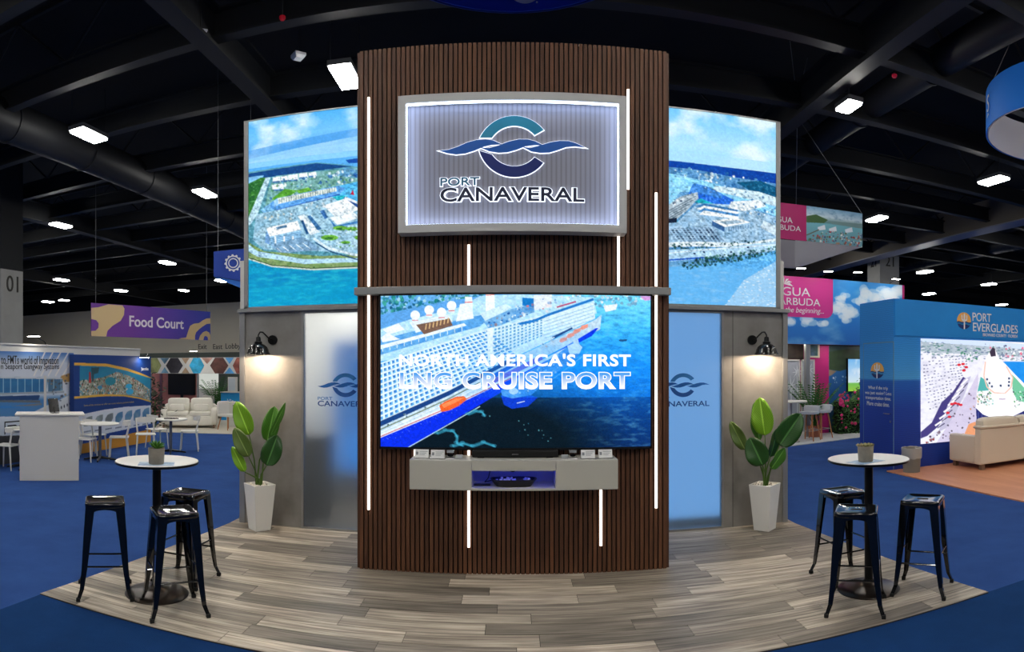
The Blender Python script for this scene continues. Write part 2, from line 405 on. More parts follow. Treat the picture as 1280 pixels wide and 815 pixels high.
spots = [(atz(px, py, Z_LAMP if py < 300 else Z_LAMP - .6), LB[i]) for i, (px, py, _) in enumerate(inview)]
for x in (-16, -9.6, -3.2, 3.2, 9.6, 16):
    for y in (-10, -4, 2, 6.5): spots.append((Vector((x, y, Z_LAMP + .3)), 'ceiling lamp of the hall above and behind the viewer'))
for x, y in ((-22.5, 12), (-29, 12), (-22.5, 20), (-29, 22), (22, 10), (28, 14), (22, 20), (16, 30), (4, 30), (-6, 30), (-10, 42), (-24, 42), (-36, 42), (8, 42), (0, 18), (-2, 45)):
    spots.append((Vector((x, y, Z_LAMP + .3)), 'ceiling lamp of the hall hidden by signs or outside the view'))
for i, (p, lb) in enumerate(spots):
    o = thing('ceiling_lamp', lb, 'lamp', p, 0, 'ceiling lamps of the hall')
    o.scale = (.8, .6, 1) if i == 9 else (1, 1, 1); put('housing', lamp_me, o); put('diffuser', diff_me, o)
    for a_ in (-1, 1): h_ = put('hanger', rod_me, o); h_.location = (.18 * a_, .42 * a_, 0)
# small ceiling fittings
for px, py, nm, lb, ct, c, sz in ((251, 43, 'access_point', 'white square wireless box under the ceiling beam, upper left', 'box', (210, 212, 215), (.14, .14, .03)), (373, 74, 'sensor_box', 'white boxed sensor hanging above the left light box', 'box', (190, 192, 196), (.16, .22, .05)),
                                  (353, 25, 'warning_light', 'small red light on the ceiling at upper left', 'light', (190, 20, 40), (.055, .055, .03)), (1118, 97, 'warning_light', 'small red light on the ceiling at upper right', 'light', (200, 30, 60), (.055, .055, .03))):
    p = atz(px, py, 7.85); t = thing(nm, lb, ct, p)
    MB().lathe([(sz[0] * .7, 0), (sz[0], sz[2]), (sz[0], sz[2] * 2)], 4 if 'box' in nm or 'point' in nm else 12).build('case', mat('case_%d' % px, c, .4, emit=.15 if c[0] > 180 and c[1] < 60 else 0), t)
    MB().tube([(0, 0, sz[2] * 2), (0, 0, .6)], .012, 5).build('hanger', M_beam, t)

# ================================================================== STAND FLOOR (planks)
bfl = struct(MB().prism([(-3.5, 3.78), (3.55, 3.78), (3.24, 6.74), (3.24, 8.9), (-3.24, 8.9), (-3.24, 6.74)], .0, .010).build('floor_stand', mat('plank_underlay', (40, 36, 32), .9)), 'weathered grey wood plank floor of the stand', 'floor')
def plank_mat():
    m = mat('weathered_plank', (132, 120, 106), .5, noise=(2.4, (192, 180, 163)), stretch=(.5, 5, 1), bump=(16, .12))
    nt = m.node_tree; b = nt.nodes['Principled BSDF']; L = nt.links.new
    # a second, finer streak and a strong tone difference from plank to plank
    oi = [n for n in nt.nodes if n.type == 'OBJECT_INFO'][0]; src = [n for n in nt.nodes if n.type == 'VECT_MATH'][0]
    old = b.inputs['Base Color'].links[0].from_socket
    mp = nt.nodes.new('ShaderNodeMapping'); mp.inputs['Scale'].default_value = (.6, 1.6, 1); L(src.outputs[0], mp.inputs[0])
    n = nt.nodes.new('ShaderNodeTexNoise'); n.inputs['Scale'].default_value = 5; n.inputs['Detail'].default_value = 8; n.inputs['Distortion'].default_value = .7; L(mp.outputs[0], n.inputs['Vector'])
    r = nt.nodes.new('ShaderNodeValToRGB'); r.color_ramp.elements[0].position = .36; r.color_ramp.elements[1].position = .62
    r.color_ramp.elements[0].color = (.26, .24, .22, 1); r.color_ramp.elements[1].color = (1, 1, 1, 1); L(n.outputs['Fac'], r.inputs[0])
    mx = nt.nodes.new('ShaderNodeMix'); mx.data_type = 'RGBA'; mx.blend_type = 'MULTIPLY'; mx.inputs[0].default_value = .8; L(old, mx.inputs[6]); L(r.outputs[0], mx.inputs[7])
    h = nt.nodes.new('ShaderNodeHueSaturation'); L(oi.outputs['Alpha'], h.inputs['Value']); L(mx.outputs[2], h.inputs['Color']); h.inputs['Saturation'].default_value = .95
    L(h.outputs[0], b.inputs['Base Color'])
    return m
M_plank = plank_mat()
def clip(poly, n, c):                    # keep n.p <= c
    out = []
    for i in range(len(poly)):
        a, b = poly[i], poly[(i + 1) % len(poly)]; da = a[0] * n[0] + a[1] * n[1] - c; db = b[0] * n[0] + b[1] * n[1] - c
        if da <= 0: out.append(a)
        if da * db < 0: t = da / (da - db); out.append((a[0] + (b[0] - a[0]) * t, a[1] + (b[1] - a[1]) * t))
    return out
y = 3.78; row = 0; pr = random.Random(5)
while y < 8.85:
    x = -3.6 - pr.uniform(0, 1.2)
    while x < 3.6:
        L_ = pr.choice((.92, 1.05, 1.22)); g = .002
        q = [(x + g, y + g), (x + L_ - g, y + g), (x + L_ - g, y + .188 - g), (x + g, y + .188 - g)]
        kx = (3.5 - 3.24) / 2.96
        q = clip(q, (-1, kx) if y < 6.74 else (-1, 0), 3.5 + kx * 3.78 if y < 6.74 else 3.24); kx = (3.55 - 3.24) / 2.96
        if len(q) > 2: q = clip(q, (1, kx) if y < 6.74 else (1, 0), 3.55 + kx * 3.78 if y < 6.74 else 3.24)
        if len(q) > 2:
            cx = sum(p[0] for p in q) / len(q); cy = sum(p[1] for p in q) / len(q)
            o = MB().prism([(p[0] - cx, p[1] - cy) for p in q], 0, .004).build('plank', M_plank, bfl); o.location = (cx, cy, .010); tone = pr.choice((.48, .56, .68, .82, 1.0, 1.2, 1.35)) * pr.uniform(.95, 1.05); o.color = (1, 1, 1, tone)
        x += L_
    y += .188; row += 1
FZ = .014                                   # top of the plank floor

# ================================================================== SLATTED TOWER
TY, TX0, TX1, TH = 5.62, XY(449.5, 5.62), XY(833.5, 5.62), ZY(640, 52.5, 5.62)
tw = thing('slatted_tower', 'tall dark walnut slatted display tower in the middle of the stand', 'tower', (0, TY, FZ))
TH -= FZ
MB().box(TX0, TX1, .024, .62, 0, TH - .01).build('core', M_backing, tw)
NS = 65; pitch = (TX1 - TX0 - .036) / (NS - 1)
sl = MB().box(-.0155, .0155, 0, .026, 0, TH).mesh('slat', M_slat)
for i in range(NS):
    o = put('slat', sl, tw); o.location = (TX0 + .018 + i * pitch, 0, 0)
ss = MB().box(0, .026, -.0155, .0155, 0, TH).mesh('slat', M_slat)
for sx in (0, 1):
    for j in range(14):
        o = put('slat', ss, tw); o.location = ((TX0 - .026) if sx == 0 else TX1, .04 + j * pitch, 0)
# light strips set between the slats
def strip(px, y0, y1):
    x = XY(px, TY); z1, z0 = ZY(px, y0, TY) - FZ, ZY(px, y1, TY) - FZ
    o = MB().box(-.011, .011, -.012, .02, z0, z1).build('light_strip', M_led, tw); o.location = (x, 0, 0)
for s_ in ((461, 122, 358), (461, 366, 637), (785, 112, 237), (820, 241, 358), (820, 366, 635), (586, 306, 357), (586, 560, 575), (586, 613, 684), (773, 288, 358), (519, 560, 575), (751, 560, 575), (751, 612, 682)): strip(*s_)
# rail
zr = ZY(640, 361.5, 5.55)
tag(MB().box(XY(443.5, 5.55), XY(838, 5.55), 5.52, TY, zr - .033, zr + .033).build('cross_rail', M_alu, bevel=.004), 'grey metal cross rail above the big screen on the slatted tower', 'rail')

# ------------------------------------------------------------------ framed sign
SY = 5.46
sx0, sx1, sz0, sz1 = XY(497.5, SY), XY(783.5, SY), ZY(640, 288.5, SY), ZY(640, 114.5, SY)
cx, cz = (sx0 + sx1) / 2, (sz0 + sz1) / 2; W2, H2 = (sx1 - sx0) / 2, (sz1 - sz0) / 2
fs = Fr((cx, SY, cz), (1, 0, 0))
sg = thing('framed_sign', 'white framed sign lit from inside with blue wave emblem on the slatted tower', 'sign', M=fs.mat())
fb = .068; D = TY - SY
M_frame = mat('sign_frame_white', (186, 186, 184), .5)
mb = MB()
for a in ([(-W2, -H2), (W2, -H2), (W2 - fb, -H2 + fb), (-W2 + fb, -H2 + fb)], [(W2, -H2), (W2, H2), (W2 - fb, H2 - fb), (W2 - fb, -H2 + fb)], [(W2, H2), (-W2, H2), (-W2 + fb, H2 - fb), (W2 - fb, H2 - fb)], [(-W2, H2), (-W2, -H2), (-W2 + fb, -H2 + fb), (-W2 + fb, H2 - fb)]):
    MB().prism(a, -D, 0).build('frame_side', M_frame, sg)
m_ac = mat('milky_acrylic', (150, 151, 164), .8, spec=.1)          # slats show faintly through the milky sheet
nt = m_ac.node_tree; tc_ = nt.nodes.new('ShaderNodeTexCoord'); wv_ = nt.nodes.new('ShaderNodeTexWave'); wv_.inputs['Scale'].default_value = 2 * PI / 20 / pitch; wv_.inputs['Detail'].default_value = 0
rp_ = nt.nodes.new('ShaderNodeValToRGB'); rp_.color_ramp.elements[0].color = (*lin((133, 132, 143)), 1); rp_.color_ramp.elements[1].color = (*lin((152, 153, 166)), 1); rp_.color_ramp.elements[1].position = .6
nt.links.new(tc_.outputs['Object'], wv_.inputs['Vector']); nt.links.new(wv_.outputs['Fac'], rp_.inputs[0]); nt.links.new(rp_.outputs[0], nt.nodes['Principled BSDF'].inputs['Base Color'])
iw, ih = W2 - fb, H2 - fb
MB().box(-iw, iw, -ih, ih, -.095, -.09).build('acrylic_sheet', m_ac, sg)
M_led2 = emat('cool_white_led', (206, 224, 255), 11.0)
for q in ((-iw + .006, iw - .006, ih - .006, ih), (-iw + .006, iw - .006, -ih, -ih + .005)): MB().box(q[0], q[1], q[2], q[3], -.05, -.02).build('led_strip', M_led2, sg)
for q in ((-iw, -iw + .005), (iw - .005, iw)): MB().box(q[0], q[1], -ih + .01, ih - .01, -.05, -.02).build('led_strip', M_led2, sg)

# the wave emblem (drawn once in artwork units, used on the sign and both doors)
def emblem(parent, k, ox, oy, w, depth, mats, halo=None, edge=.0065):
    U = lambda pts: [((a - 630) * k + ox, (410 - b_) * k + oy) for a, b_ in pts]
    def arcp(cxa, cya, R, p, q, n=22):
        a0 = math.atan2(p[1] - cya, p[0] - cxa); a1 = math.atan2(q[1] - cya, q[0] - cxa)
        return [(cxa + R * math.cos(a0 + (a1 - a0) * i / n), cya + R * math.sin(a0 + (a1 - a0) * i / n)) for i in range(n + 1)]
    fix = lambda a: a
    top = arcp(645, 394, 299, (380, 262), (875, 200)) + arcp(645, 382, 212, (805, 240), (470, 262))
    bl = []
    n = 22
    a0, a1 = math.atan2(365 - 286, 372 - 645), math.atan2(462 - 286, 875 - 645)
    bl = [(645 + 284 * math.cos(a0 + (a1 - a0) * i / n), 286 + 284 * math.sin(a0 + (a1 - a0) * i / n)) for i in range(n + 1)]
    a0, a1 = math.atan2(420 - 277, 808 - 645), math.atan2(395 - 277, 470 - 645)
    bl += [(645 + 211 * math.cos(a0 + (a1 - a0) * i / n), 277 + 211 * math.sin(a0 + (a1 - a0) * i / n)) for i in range(n + 1)]
    waves = [[(62, 355), (130, 350), (200, 330), (280, 297), (350, 280), (420, 275), (480, 285), (545, 315), (470, 318), (410, 330), (330, 362), (260, 382), (190, 387), (120, 375)],
             [(385, 340), (450, 345), (530, 322), (600, 295), (680, 277), (750, 277), (810, 292), (868, 320), (800, 320), (730, 330), (660, 358), (590, 377), (520, 380), (450, 368)],
             [(710, 335), (770, 345), (850, 322), (930, 297), (1000, 284), (1070, 284), (1130, 300), (1195, 328), (1120, 322), (1050, 330), (980, 357), (920, 376), (850, 380), (780, 370)]]
    for nm, pl, m in (('emblem_arc', top, mats[0]), ('emblem_arc', bl, mats[2]), *(('emblem_wave', q, mats[1]) for q in waves)):
        o = shape(parent, nm, U(pl), m, depth, w)
        if halo: shape(o, 'halo_edge', U(pl), halo, depth * .6, w - depth * .6, edge)
    for body, bx, m, bold in (('PORT', (66, 632, 372, 568), mats[3], .012), ('CANAVERAL', (66, 757, 1193, 648), mats[4], .014)):
        (x0, y0), (x1, y1) = U([(bx[0], bx[1]), (bx[2], bx[3])])
        o = text(parent, 'lettering', body, x0, y0, x1, y1, m, depth, w, bold=bold)
        if halo: text(o, 'halo_edge', body, x0 - edge, y0 - edge, x1 + edge, y1 + edge, halo, depth * .6, w - depth * .6, bold=bold + .05)
k_ = (SY + .06) / F / 6.27
u_, v_ = Fr((cx, SY + .06, cz), (1, 0, 0)).uv(540 + 630 / 6.27, 130 + 410 / 6.27)
emblem(sg, k_ * 1.006, u_, v_, -.07, .012, [mat('emblem_teal', (36, 142, 178), .4), mat('emblem_blue', (18, 92, 180), .4), mat('emblem_navy', (10, 36, 112), .4), mat('emblem_teal2', (38, 104, 136), .4), mat('lettering_navy', (24, 32, 62), .4)], emat('halo_white', (235, 243, 255), 1.6))

# ------------------------------------------------------------------ big screen
VY = 5.53
vx0, vx1, vz0, vz1 = XY(474, VY), XY(815, VY), ZY(640, 563, VY), ZY(640, 366, VY)
fv = Fr(((vx0 + vx1) / 2, VY, (vz0 + vz1) / 2), (1, 0, 0)); VW, VH = (vx1 - vx0) / 2, (vz1 - vz0) / 2
tv = thing('television', 'huge wall screen showing a cruise ship with white headline', 'television', M=fv.mat())
MB().box(-VW, VW, -VH, VH, -(TY - VY), -.004).build('casing', mat('screen_casing', (16, 16, 18), .4), tv)
for q in ((-VW, VW, VH - .014, VH), (-VW, VW, -VH, -VH + .02)): MB().box(q[0], q[1], q[2], q[3], -.004, .006).build('bezel', mat('screen_bezel', (26, 26, 28), .35, .3), tv)
for q in ((-VW, -VW + .014), (VW - .014, VW)): MB().box(q[0], q[1], -VH, VH, -.004, .006).build('bezel', MATS['screen_bezel'], tv)
def paint_tv():
    c = Canvas(fv, -VW + .014, -VH + .02, VW - .014, VH - .014, 520, 294)
    c.rows([(0, (120, 222, 255)), (.25, (62, 190, 255)), (.5, (20, 140, 240)), (.66, (8, 84, 170)), (.8, (6, 62, 134)), (1, (5, 44, 104))])
    n1 = fbm(294, 520, 30, 60, 3, 4); n2 = fbm(294, 520, 6, 8, 4, 5); n3 = fbm(294, 520, 60, 40, 2, 6)
    c.mix((n1 - .5) * 3, (150, 230, 255), .3); c.mix((.5 - n1) * 3, (4, 60, 140), .3)
    dark = np.clip(1.25 - np.hypot((np.linspace(0, 1, 520)[None, :] - .42) / .42, (np.linspace(0, 1, 294)[:, None] - 1.0) / .42), 0, 1); c.mix(dark * 1.6, (3, 20, 30), .95)
    # quay and trees
    c.poly([(474, 366), (745, 366), (660, 372), (600, 388), (474, 420)], (128, 190, 238), tex=(n2, (80, 160, 228)))
    c.speckle([(474, 366), (606, 366), (598, 376), (540, 384), (474, 393)], 260, 3.0, [(20, 110, 130), (30, 130, 120), (60, 160, 150), (20, 90, 130), (170, 220, 235)], 3)
    c.poly([(474, 394), (560, 376), (600, 370), (605, 380), (540, 396), (474, 412)], (92, 164, 232))
    # ship: upper decks
    c.poly([(474, 412), (510, 400), (575, 384), (600, 370), (650, 368), (742, 372), (746, 392), (640, 425), (474, 452)], (206, 238, 252), tex=(n3, (150, 210, 246)))
    c.poly([(474, 425), (580, 398), (620, 390), (600, 408), (474, 444)], (60, 140, 222), tex=(n3, (120, 190, 240)))
    c.poly([(474, 432), (580, 404), (583, 407), (474, 437)], (232, 246, 255))
    for q in range(12): x = 478 + q * 9; c.line([(x, 433 - q * 2.4), (x + .5, 440 - q * 2.4)], 1, (210, 235, 250))
    c.poly([(512, 403), (560, 393), (566, 402), (520, 416)], (225, 240, 250)); c.poly([(520, 406), (562, 398), (566, 407), (530, 418)], (120, 92, 78))
    for q in range(7): c.line([(532 + q * 4.6, 412 - q * 1.3), (533 + q * 4.6, 405 - q * 1.3)], 1.4, (224, 186, 132))
    c.poly([(478, 412), (498, 404), (506, 412), (486, 418)], (240, 250, 255)); c.poly([(476, 422), (484, 416), (500, 424), (478, 428)], (236, 248, 255))
    for x, y_ in ((519, 394), (536.5, 387.5), (552, 390.5), (564.5, 382)):
        c.disc(x, y_, 6, 6, (240, 250, 255)); c.poly([(x - 4, y_ + 5), (x + 4, y_ + 5), (x + 4, y_ + 9), (x - 4, y_ + 9)], (225, 240, 250)); c.line([(x - 4, y_ + 6.5), (x + 4, y_ + 6.5)], .9, (220, 90, 100))
    c.poly([(575, 380), (590, 378), (592, 398), (570, 402)], (236, 248, 255)); c.poly([(581, 371), (590, 371), (591, 383), (581, 384)], (232, 246, 252)); c.line([(581, 378), (591, 377.5)], 1.2, (220, 90, 100))
    c.poly([(607, 367), (618, 367), (619, 392), (607, 392)], (240, 250, 255)); c.line([(607, 369), (618, 368.5)], 1, (230, 120, 120))
    c.poly([(600, 392), (632, 380), (640, 384), (607, 402)], (205, 236, 250))
    c.poly([(604, 402), (640, 386), (668, 380), (668, 390), (612, 412)], (50, 130, 210), tex=(n3, (150, 200, 235)))
    c.speckle([(604, 402), (640, 386), (668, 380), (668, 390), (612, 412)], 60, 2.0, [(20, 80, 160), (150, 130, 140), (210, 235, 250)], 8)
    c.poly([(653, 372), (667, 373), (667, 384), (653, 382)], (18, 120, 200)); c.poly([(667, 369), (690, 368), (690, 384), (668, 388)], (225, 236, 246))
    c.speckle([(640, 384), (700, 368), (745, 368), (690, 388), (650, 396)], 90, 2.2, [(230, 220, 225), (150, 180, 220), (230, 245, 252), (200, 120, 130), (120, 170, 215)], 9)
    c.line([(696, 384), (720, 377)], 2, (180, 80, 120))
    # cabin side: fan of balcony rows
    side = [(474, 454), (608, 411), (640, 404), (742, 378), (744, 398), (700, 420), (640, 448), (560, 492), (474, 530)]
    c.poly(side, (212, 238, 252))
    T = lambda t: ((474 + t * 138), (455 - t * 43)); B = lambda t: ((474 + t * 176), (528 - t * 82))
    for r in range(11):
        for i in range(27):
            t = (i + .12) / 27; s0, s1 = (r + .14) / 11, (r + .74) / 11; t2 = (i + .72) / 27
            pp = lambda tt, ss: (T(tt)[0] * (1 - ss) + B(tt)[0] * ss, T(tt)[1] * (1 - ss) + B(tt)[1] * ss)
            c.poly([pp(t, s0), pp(t2, s0), pp(t2, s1), pp(t, s1)], (96, 176, 238) if (i + r) % 3 else (66, 146, 224))
            c.poly([pp(t, s0), pp((t + t2) / 2, s0), pp((t + t2) / 2, (s0 + s1) / 2), pp(t, (s0 + s1) / 2)], (30, 96, 184))
        c.line([pp(0, (r + .95) / 11), pp(1, (r + .95) / 11)], 1.0, (236, 248, 255))
    c.poly([(609, 411), (616, 409), (617, 448), (610, 452)], (232, 246, 255))
    T2 = lambda t: (618 + t * 62, 410 - t * 15); B2 = lambda t: (618 + t * 62, 446 - t * 26)
    for r in range(8):
        for i in range(13):
            pp = lambda tt, ss: (T2(tt)[0] * (1 - ss) + B2(tt)[0] * ss, T2(tt)[1] * (1 - ss) + B2(tt)[1] * ss); t = i / 13
            c.poly([pp(t, (r + .2) / 8), pp(t + .04, (r + .2) / 8), pp(t + .04, (r + .75) / 8), pp(t, (r + .75) / 8)], (92, 158, 206))
    c.line([(649, 405), (668, 401), (684, 394), (742, 374)], 3.2, (30, 118, 200))
    for r in range(6): c.line([(680, 402 + r * 4.2), (742, 382 + r * 4.4)], .8, (140, 190, 225))
    # promenade, boats, hull
    c.poly([(474, 531), (560, 492), (640, 449), (700, 421), (745, 399), (752, 393), (750, 412), (724, 424), (650, 462), (560, 508), (474, 546)], (224, 240, 250), tex=(n3, (168, 206, 234)))
    c.poly([(474, 527), (560, 489), (640, 447), (642, 451), (562, 494), (474, 534)], (24, 66, 132)); c.speckle([(474, 530), (560, 492), (640, 450), (640, 456), (562, 501), (474, 541)], 300, 1.4, [(235, 246, 252), (60, 84, 96), (112, 136, 130), (30, 64, 118), (150, 190, 220)], 12)
    c.line([(474, 537.5), (560, 499), (600, 478)], 1.6, (116, 134, 118)); c.line([(474, 541), (560, 503), (610, 478)], .9, (240, 248, 252))
    c.poly([(604, 480), (640, 462), (676, 444), (680, 450), (640, 470), (606, 490)], (112, 96, 208)); c.poly([(612, 470), (650, 449), (652, 453), (616, 474)], (30, 90, 205))
    c.poly([(474, 547), (550, 515), (650, 468), (745, 410), (748, 410), (740, 420), (690, 446), (648, 478), (610, 500), (560, 530), (508, 561), (474, 561)], (6, 46, 232))
    c.poly([(474, 543), (550, 511), (650, 464), (720, 428), (721, 431), (650, 468), (550, 516), (474, 548)], (228, 242, 250)); c.line([(474, 546.4), (550, 514), (640, 472)], 1.0, (190, 40, 80))
    c.line([(508, 560.5), (560, 531), (600, 508)], 1.0, (190, 225, 250))
    c.poly([(549, 507), (556, 502), (570, 496), (580, 495), (584, 499), (574, 507), (562, 513), (552, 515)], (238, 98, 42)); c.poly([(552, 506), (570, 498), (580, 497), (570, 503), (555, 510)], (250, 140, 84))
    for x, y_ in ((704, 425), (713, 419.5), (721, 414), (730, 409)): c.poly([(x - 5, y_ + 2), (x - 3, y_ - 2), (x + 5, y_ - 4), (x + 5, y_), (x - 2, y_ + 3.5)], (240, 150, 128))
    c.poly([(690, 421), (715, 409), (716, 411), (692, 424)], (30, 70, 130))
    c.speckle([(676, 430), (692, 420), (700, 424), (684, 434)], 16, 2, [(235, 245, 250), (110, 140, 170), (210, 180, 170)], 14)
    # the small tanker alongside
    c.poly([(626, 488), (650, 470), (690, 448), (716, 428), (728, 432), (722, 446), (690, 470), (664, 494), (640, 500), (628, 496)], (120, 180, 236), tex=(n3, (50, 120, 215)))
    c.speckle([(628, 490), (690, 447), (724, 430), (712, 452), (690, 470), (650, 496)], 330, 1.5, [(235, 246, 255), (40, 90, 190), (150, 200, 240), (200, 225, 245)], 15)
    c.poly([(626, 494), (640, 498), (664, 494), (672, 497), (660, 508), (640, 511), (630, 506)], (10, 60, 205)); c.disc(642, 489, 6, 4, (235, 246, 255)); c.line([(646, 504), (656, 501.5)], .9, (210, 230, 250))
    c.poly([(709, 432), (722, 428), (728, 434), (724, 442), (712, 443)], (222, 240, 252)); c.poly([(716, 424), (722, 422), (724, 430), (717, 431)], (205, 225, 240))
    # other boats, bay
    c.speckle([(742, 368), (812, 369), (800, 380), (770, 384), (745, 384)], 70, 2.6, [(190, 215, 230), (120, 170, 200), (220, 235, 245), (90, 150, 190)], 16)
    c.poly([(754, 382), (772, 380), (770, 387), (757, 390)], (228, 238, 245)); c.poly([(800, 370), (813, 370), (813, 375), (806, 376)], (205, 150, 215)); c.poly([(773, 424.5), (784, 424), (783, 426.5), (775, 427)], (30, 70, 110))
    for k in range(60):
        t = k / 60; x, y_ = 480 + t * 150, 552 - t * 72; c.disc(x + random.uniform(-3, 3), y_ + random.uniform(-4, 4), .6, .5, (120, 150, 250), .7)
    for k in range(9): c.line([(735 - k * 6, 440 + k * 4.6), (729 - k * 6, 445 + k * 4.6)], 1.0, (190, 226, 250), .6)
    # foam
    for pts in ([(545, 541), (556, 537), (566, 538), (571, 545), (570, 553), (578, 556)], [(565, 557), (578, 553), (590, 557), (604, 552), (618, 557)], [(584, 517), (594, 513), (602, 514), (605, 519)]):
        for k in range(3): c.line([(a + k * .8, b_ + k) for a, b_ in pts], 2.6 - k * .5, (60, 170, 205), .45)
        for a, b_ in pts: c.disc(a, b_, 3.2, 2, (70, 180, 215), .4)
    c.speckle([(600, 515), (636, 530), (660, 522), (672, 535), (704, 553), (690, 556), (650, 540), (610, 528)], 46, 1.0, [(120, 200, 215), (70, 150, 180)], 17)
    # bright title band
    yy = np.linspace(369, 559, 294)[:, None]; xx = np.linspace(476, 813, 520)[None, :]
    band = ((yy > 404) & (yy < 496.5)) * np.clip((yy - 404) / 60, 0, 1) * np.clip((xx - 560) / 120, .0, 1); c.mix(band * np.ones_like(xx), (16, 140, 255), .5)
    hf = fbm(294, 520, 150, 110, 2, 77); c.a *= (1 + (hf - .5) * .2)[..., None]
    c.speck(14)
    return c.build('screen_picture', picmat('television_picture', 1.12), tv, .0005)
paint_tv()
M_tw = emat('screen_white', (255, 255, 255), 1.15, False); M_ts = emat('screen_pale', (190, 222, 255), 1.0, False)
def tvtext(nm, body, a, b_, m, w, bold, dx=0., sp=1.0):
    (x0, y0), (x1, y1) = fv.uv(*a), fv.uv(*b_); return text(tv, nm, body, x0 - dx, y0 - dx, x1 + dx, y1 + dx, m, .0008, w, bold=bold, space=sp)
tvtext('headline', "NORTH AMERICA'S FIRST", (499, 458), (788.5, 442.5), M_tw, .0015, .03, sp=1.07)
tvtext('headline', 'LNG CRUISE PORT', (499, 486.5), (788.5, 464.5), M_tw, .0012, .055, sp=1.08)
# lower line: pale letters inside a white outline, fading to white at the foot
m_f = emat('screen_fade', (200, 228, 255), 1.0, False); nt = m_f.node_tree; e_ = [n for n in nt.nodes if n.type == 'EMISSION'][0]
tcn = nt.nodes.new('ShaderNodeTexCoord'); sp_ = nt.nodes.new('ShaderNodeSeparateXYZ'); mr_ = nt.nodes.new('ShaderNodeMapRange'); rp = nt.nodes.new('ShaderNodeValToRGB')
nt.links.new(tcn.outputs['Object'], sp_.inputs[0]); nt.links.new(sp_.outputs['Y'], mr_.inputs[0]); mr_.inputs['From Min'].default_value = fv.uv(640, 486)[1]; mr_.inputs['From Max'].default_value = fv.uv(640, 465)[1]
rp.color_ramp.elements[0].color = (1, 1, 1, 1); rp.color_ramp.elements[0].position = .12; rp.color_ramp.elements[1].position = .85; rp.color_ramp.elements[1].color = (*lin((84, 166, 246)), 1); nt.links.new(mr_.outputs[0], rp.inputs[0]); nt.links.new(rp.outputs[0], e_.inputs[0])
tvtext('headline_fill', 'LNG CRUISE PORT', (500.2, 485.4), (787.3, 465.6), m_f, .0024, .02, sp=1.08)

# ------------------------------------------------------------------ floating cabinet under the screen
CY = 5.29
kx0, kx1, kz1, kz0 = XY(512, CY), XY(772.5, CY), ZY(640, 576, CY), ZY(640, 613.5, CY)
qx0, qx1 = XY(590, CY), XY(694.5, CY); KH = kz1 - kz0; KD = TY - CY
cb = thing('floating_cabinet', 'pale grey floating cabinet with a blue lit niche below the screen', 'cabinet', (0, CY, kz0))
M_cab = mat('pale_grey_lacquer', (186, 183, 172), .4)
MB().box(kx0, kx1, 0, KD, KH - .022, KH).build('top_board', M_cab, cb)
MB().box(kx0, kx1, 0, KD, 0, .018).build('bottom_board', M_cab, cb)
for x in (kx0, qx0 - .018, qx1, kx1 - .018): MB().box(x, x + .018, .02, KD, .018, KH - .022).build('side_board', M_cab, cb)
MB().box(kx0, kx1, KD - .012, KD, .018, KH - .022).build('back_board', M_cab, cb)
MB().box(qx0, qx1, 0, .018, KH - .085, KH - .022).build('apron', M_cab, cb)
MB().box(kx0, qx0 - .004, -.004, .018, .004, KH - .004).build('door', M_cab, cb, bevel=.002); MB().box(qx1 + .004, kx1, -.004, .018, .004, KH - .004).build('door', M_cab, cb, bevel=.002)
MB().box(qx0 + .02, qx1 - .02, .03, .05, KH - .04, KH - .026).build('light_strip', emat('blue_led', (40, 60, 255), 9), cb)
MB().lathe([(.036, 0), (.036, .006)], 18).build('cable_hole', M_rubber, cb).matrix_local = Matrix.Translation((XY(641, CY), KD - .012, KH - .11)) @ Matrix.Rotation(PI / 2, 4, 'X')
# things on it
def on_cab(px, yoff): return Vector((XY(px, CY + yoff), CY + yoff, kz1))
sb_ = thing('soundbar', 'long black soundbar on the floating cabinet below the screen', 'soundbar', on_cab(644, .2))
hw = (XY(698, CY + .15) - XY(590, CY + .15)) / 2
MB().box(-hw, hw, -.05, .05, .006, .062).build('body', mat('black_speaker_cloth', (12, 12, 13), .85, bump=(300, .3)), sb_, bevel=.008)
MB().box(-.028, .028, -.0515, -.05, .03, .036).build('badge', mat('soundbar_badge', (120, 120, 122), .4), sb_)
for sx in (-1, 1): MB().box(sx * hw * .8 - .03, sx * hw * .8 + .03, -.03, .03, 0, .007).build('foot', M_rubber, sb_)
M_card = mat('white_card', (222, 222, 222), .6); M_acr = mat('clear_acrylic', (235, 240, 245), .05, tr=1., ior=1.3)
cards = [(527, .09, 'leftmost white info card in clear holder on the cabinet'), (547, .07, 'second white info card from the left on the cabinet'), (735, .07, 'white info card left of the last one on the cabinet, right side'), (757, .08, 'rightmost white info card in clear holder on the cabinet')]
for px, yo, lb in cards:
    t = thing('card_holder', lb, 'card', on_cab(px, yo), random.uniform(-.08, .08), 'info cards on the cabinet')
    R_ = Matrix.Rotation(-.28, 4, 'X')
    MB().box(-.06, .06, 0, .0015, .004, .078, R_).build('card', M_card, t); MB().box(-.063, .063, .003, .0055, 0, .084, R_).build('holder_back', M_acr, t); MB().box(-.063, .063, -.012, .05, 0, .003).build('holder_foot', M_acr, t)
    for j in range(3): MB().box(-.02, .05 - j * .012, -.0015, -.0005, .058 - j * .014, .062 - j * .014, R_).build('print_line', mat('card_print', (130, 134, 140), .6), t)
    MB().box(-.05, -.03, -.0015, -.0005, .03, .056, R_).build('print_mark', MATS['card_print'], t)
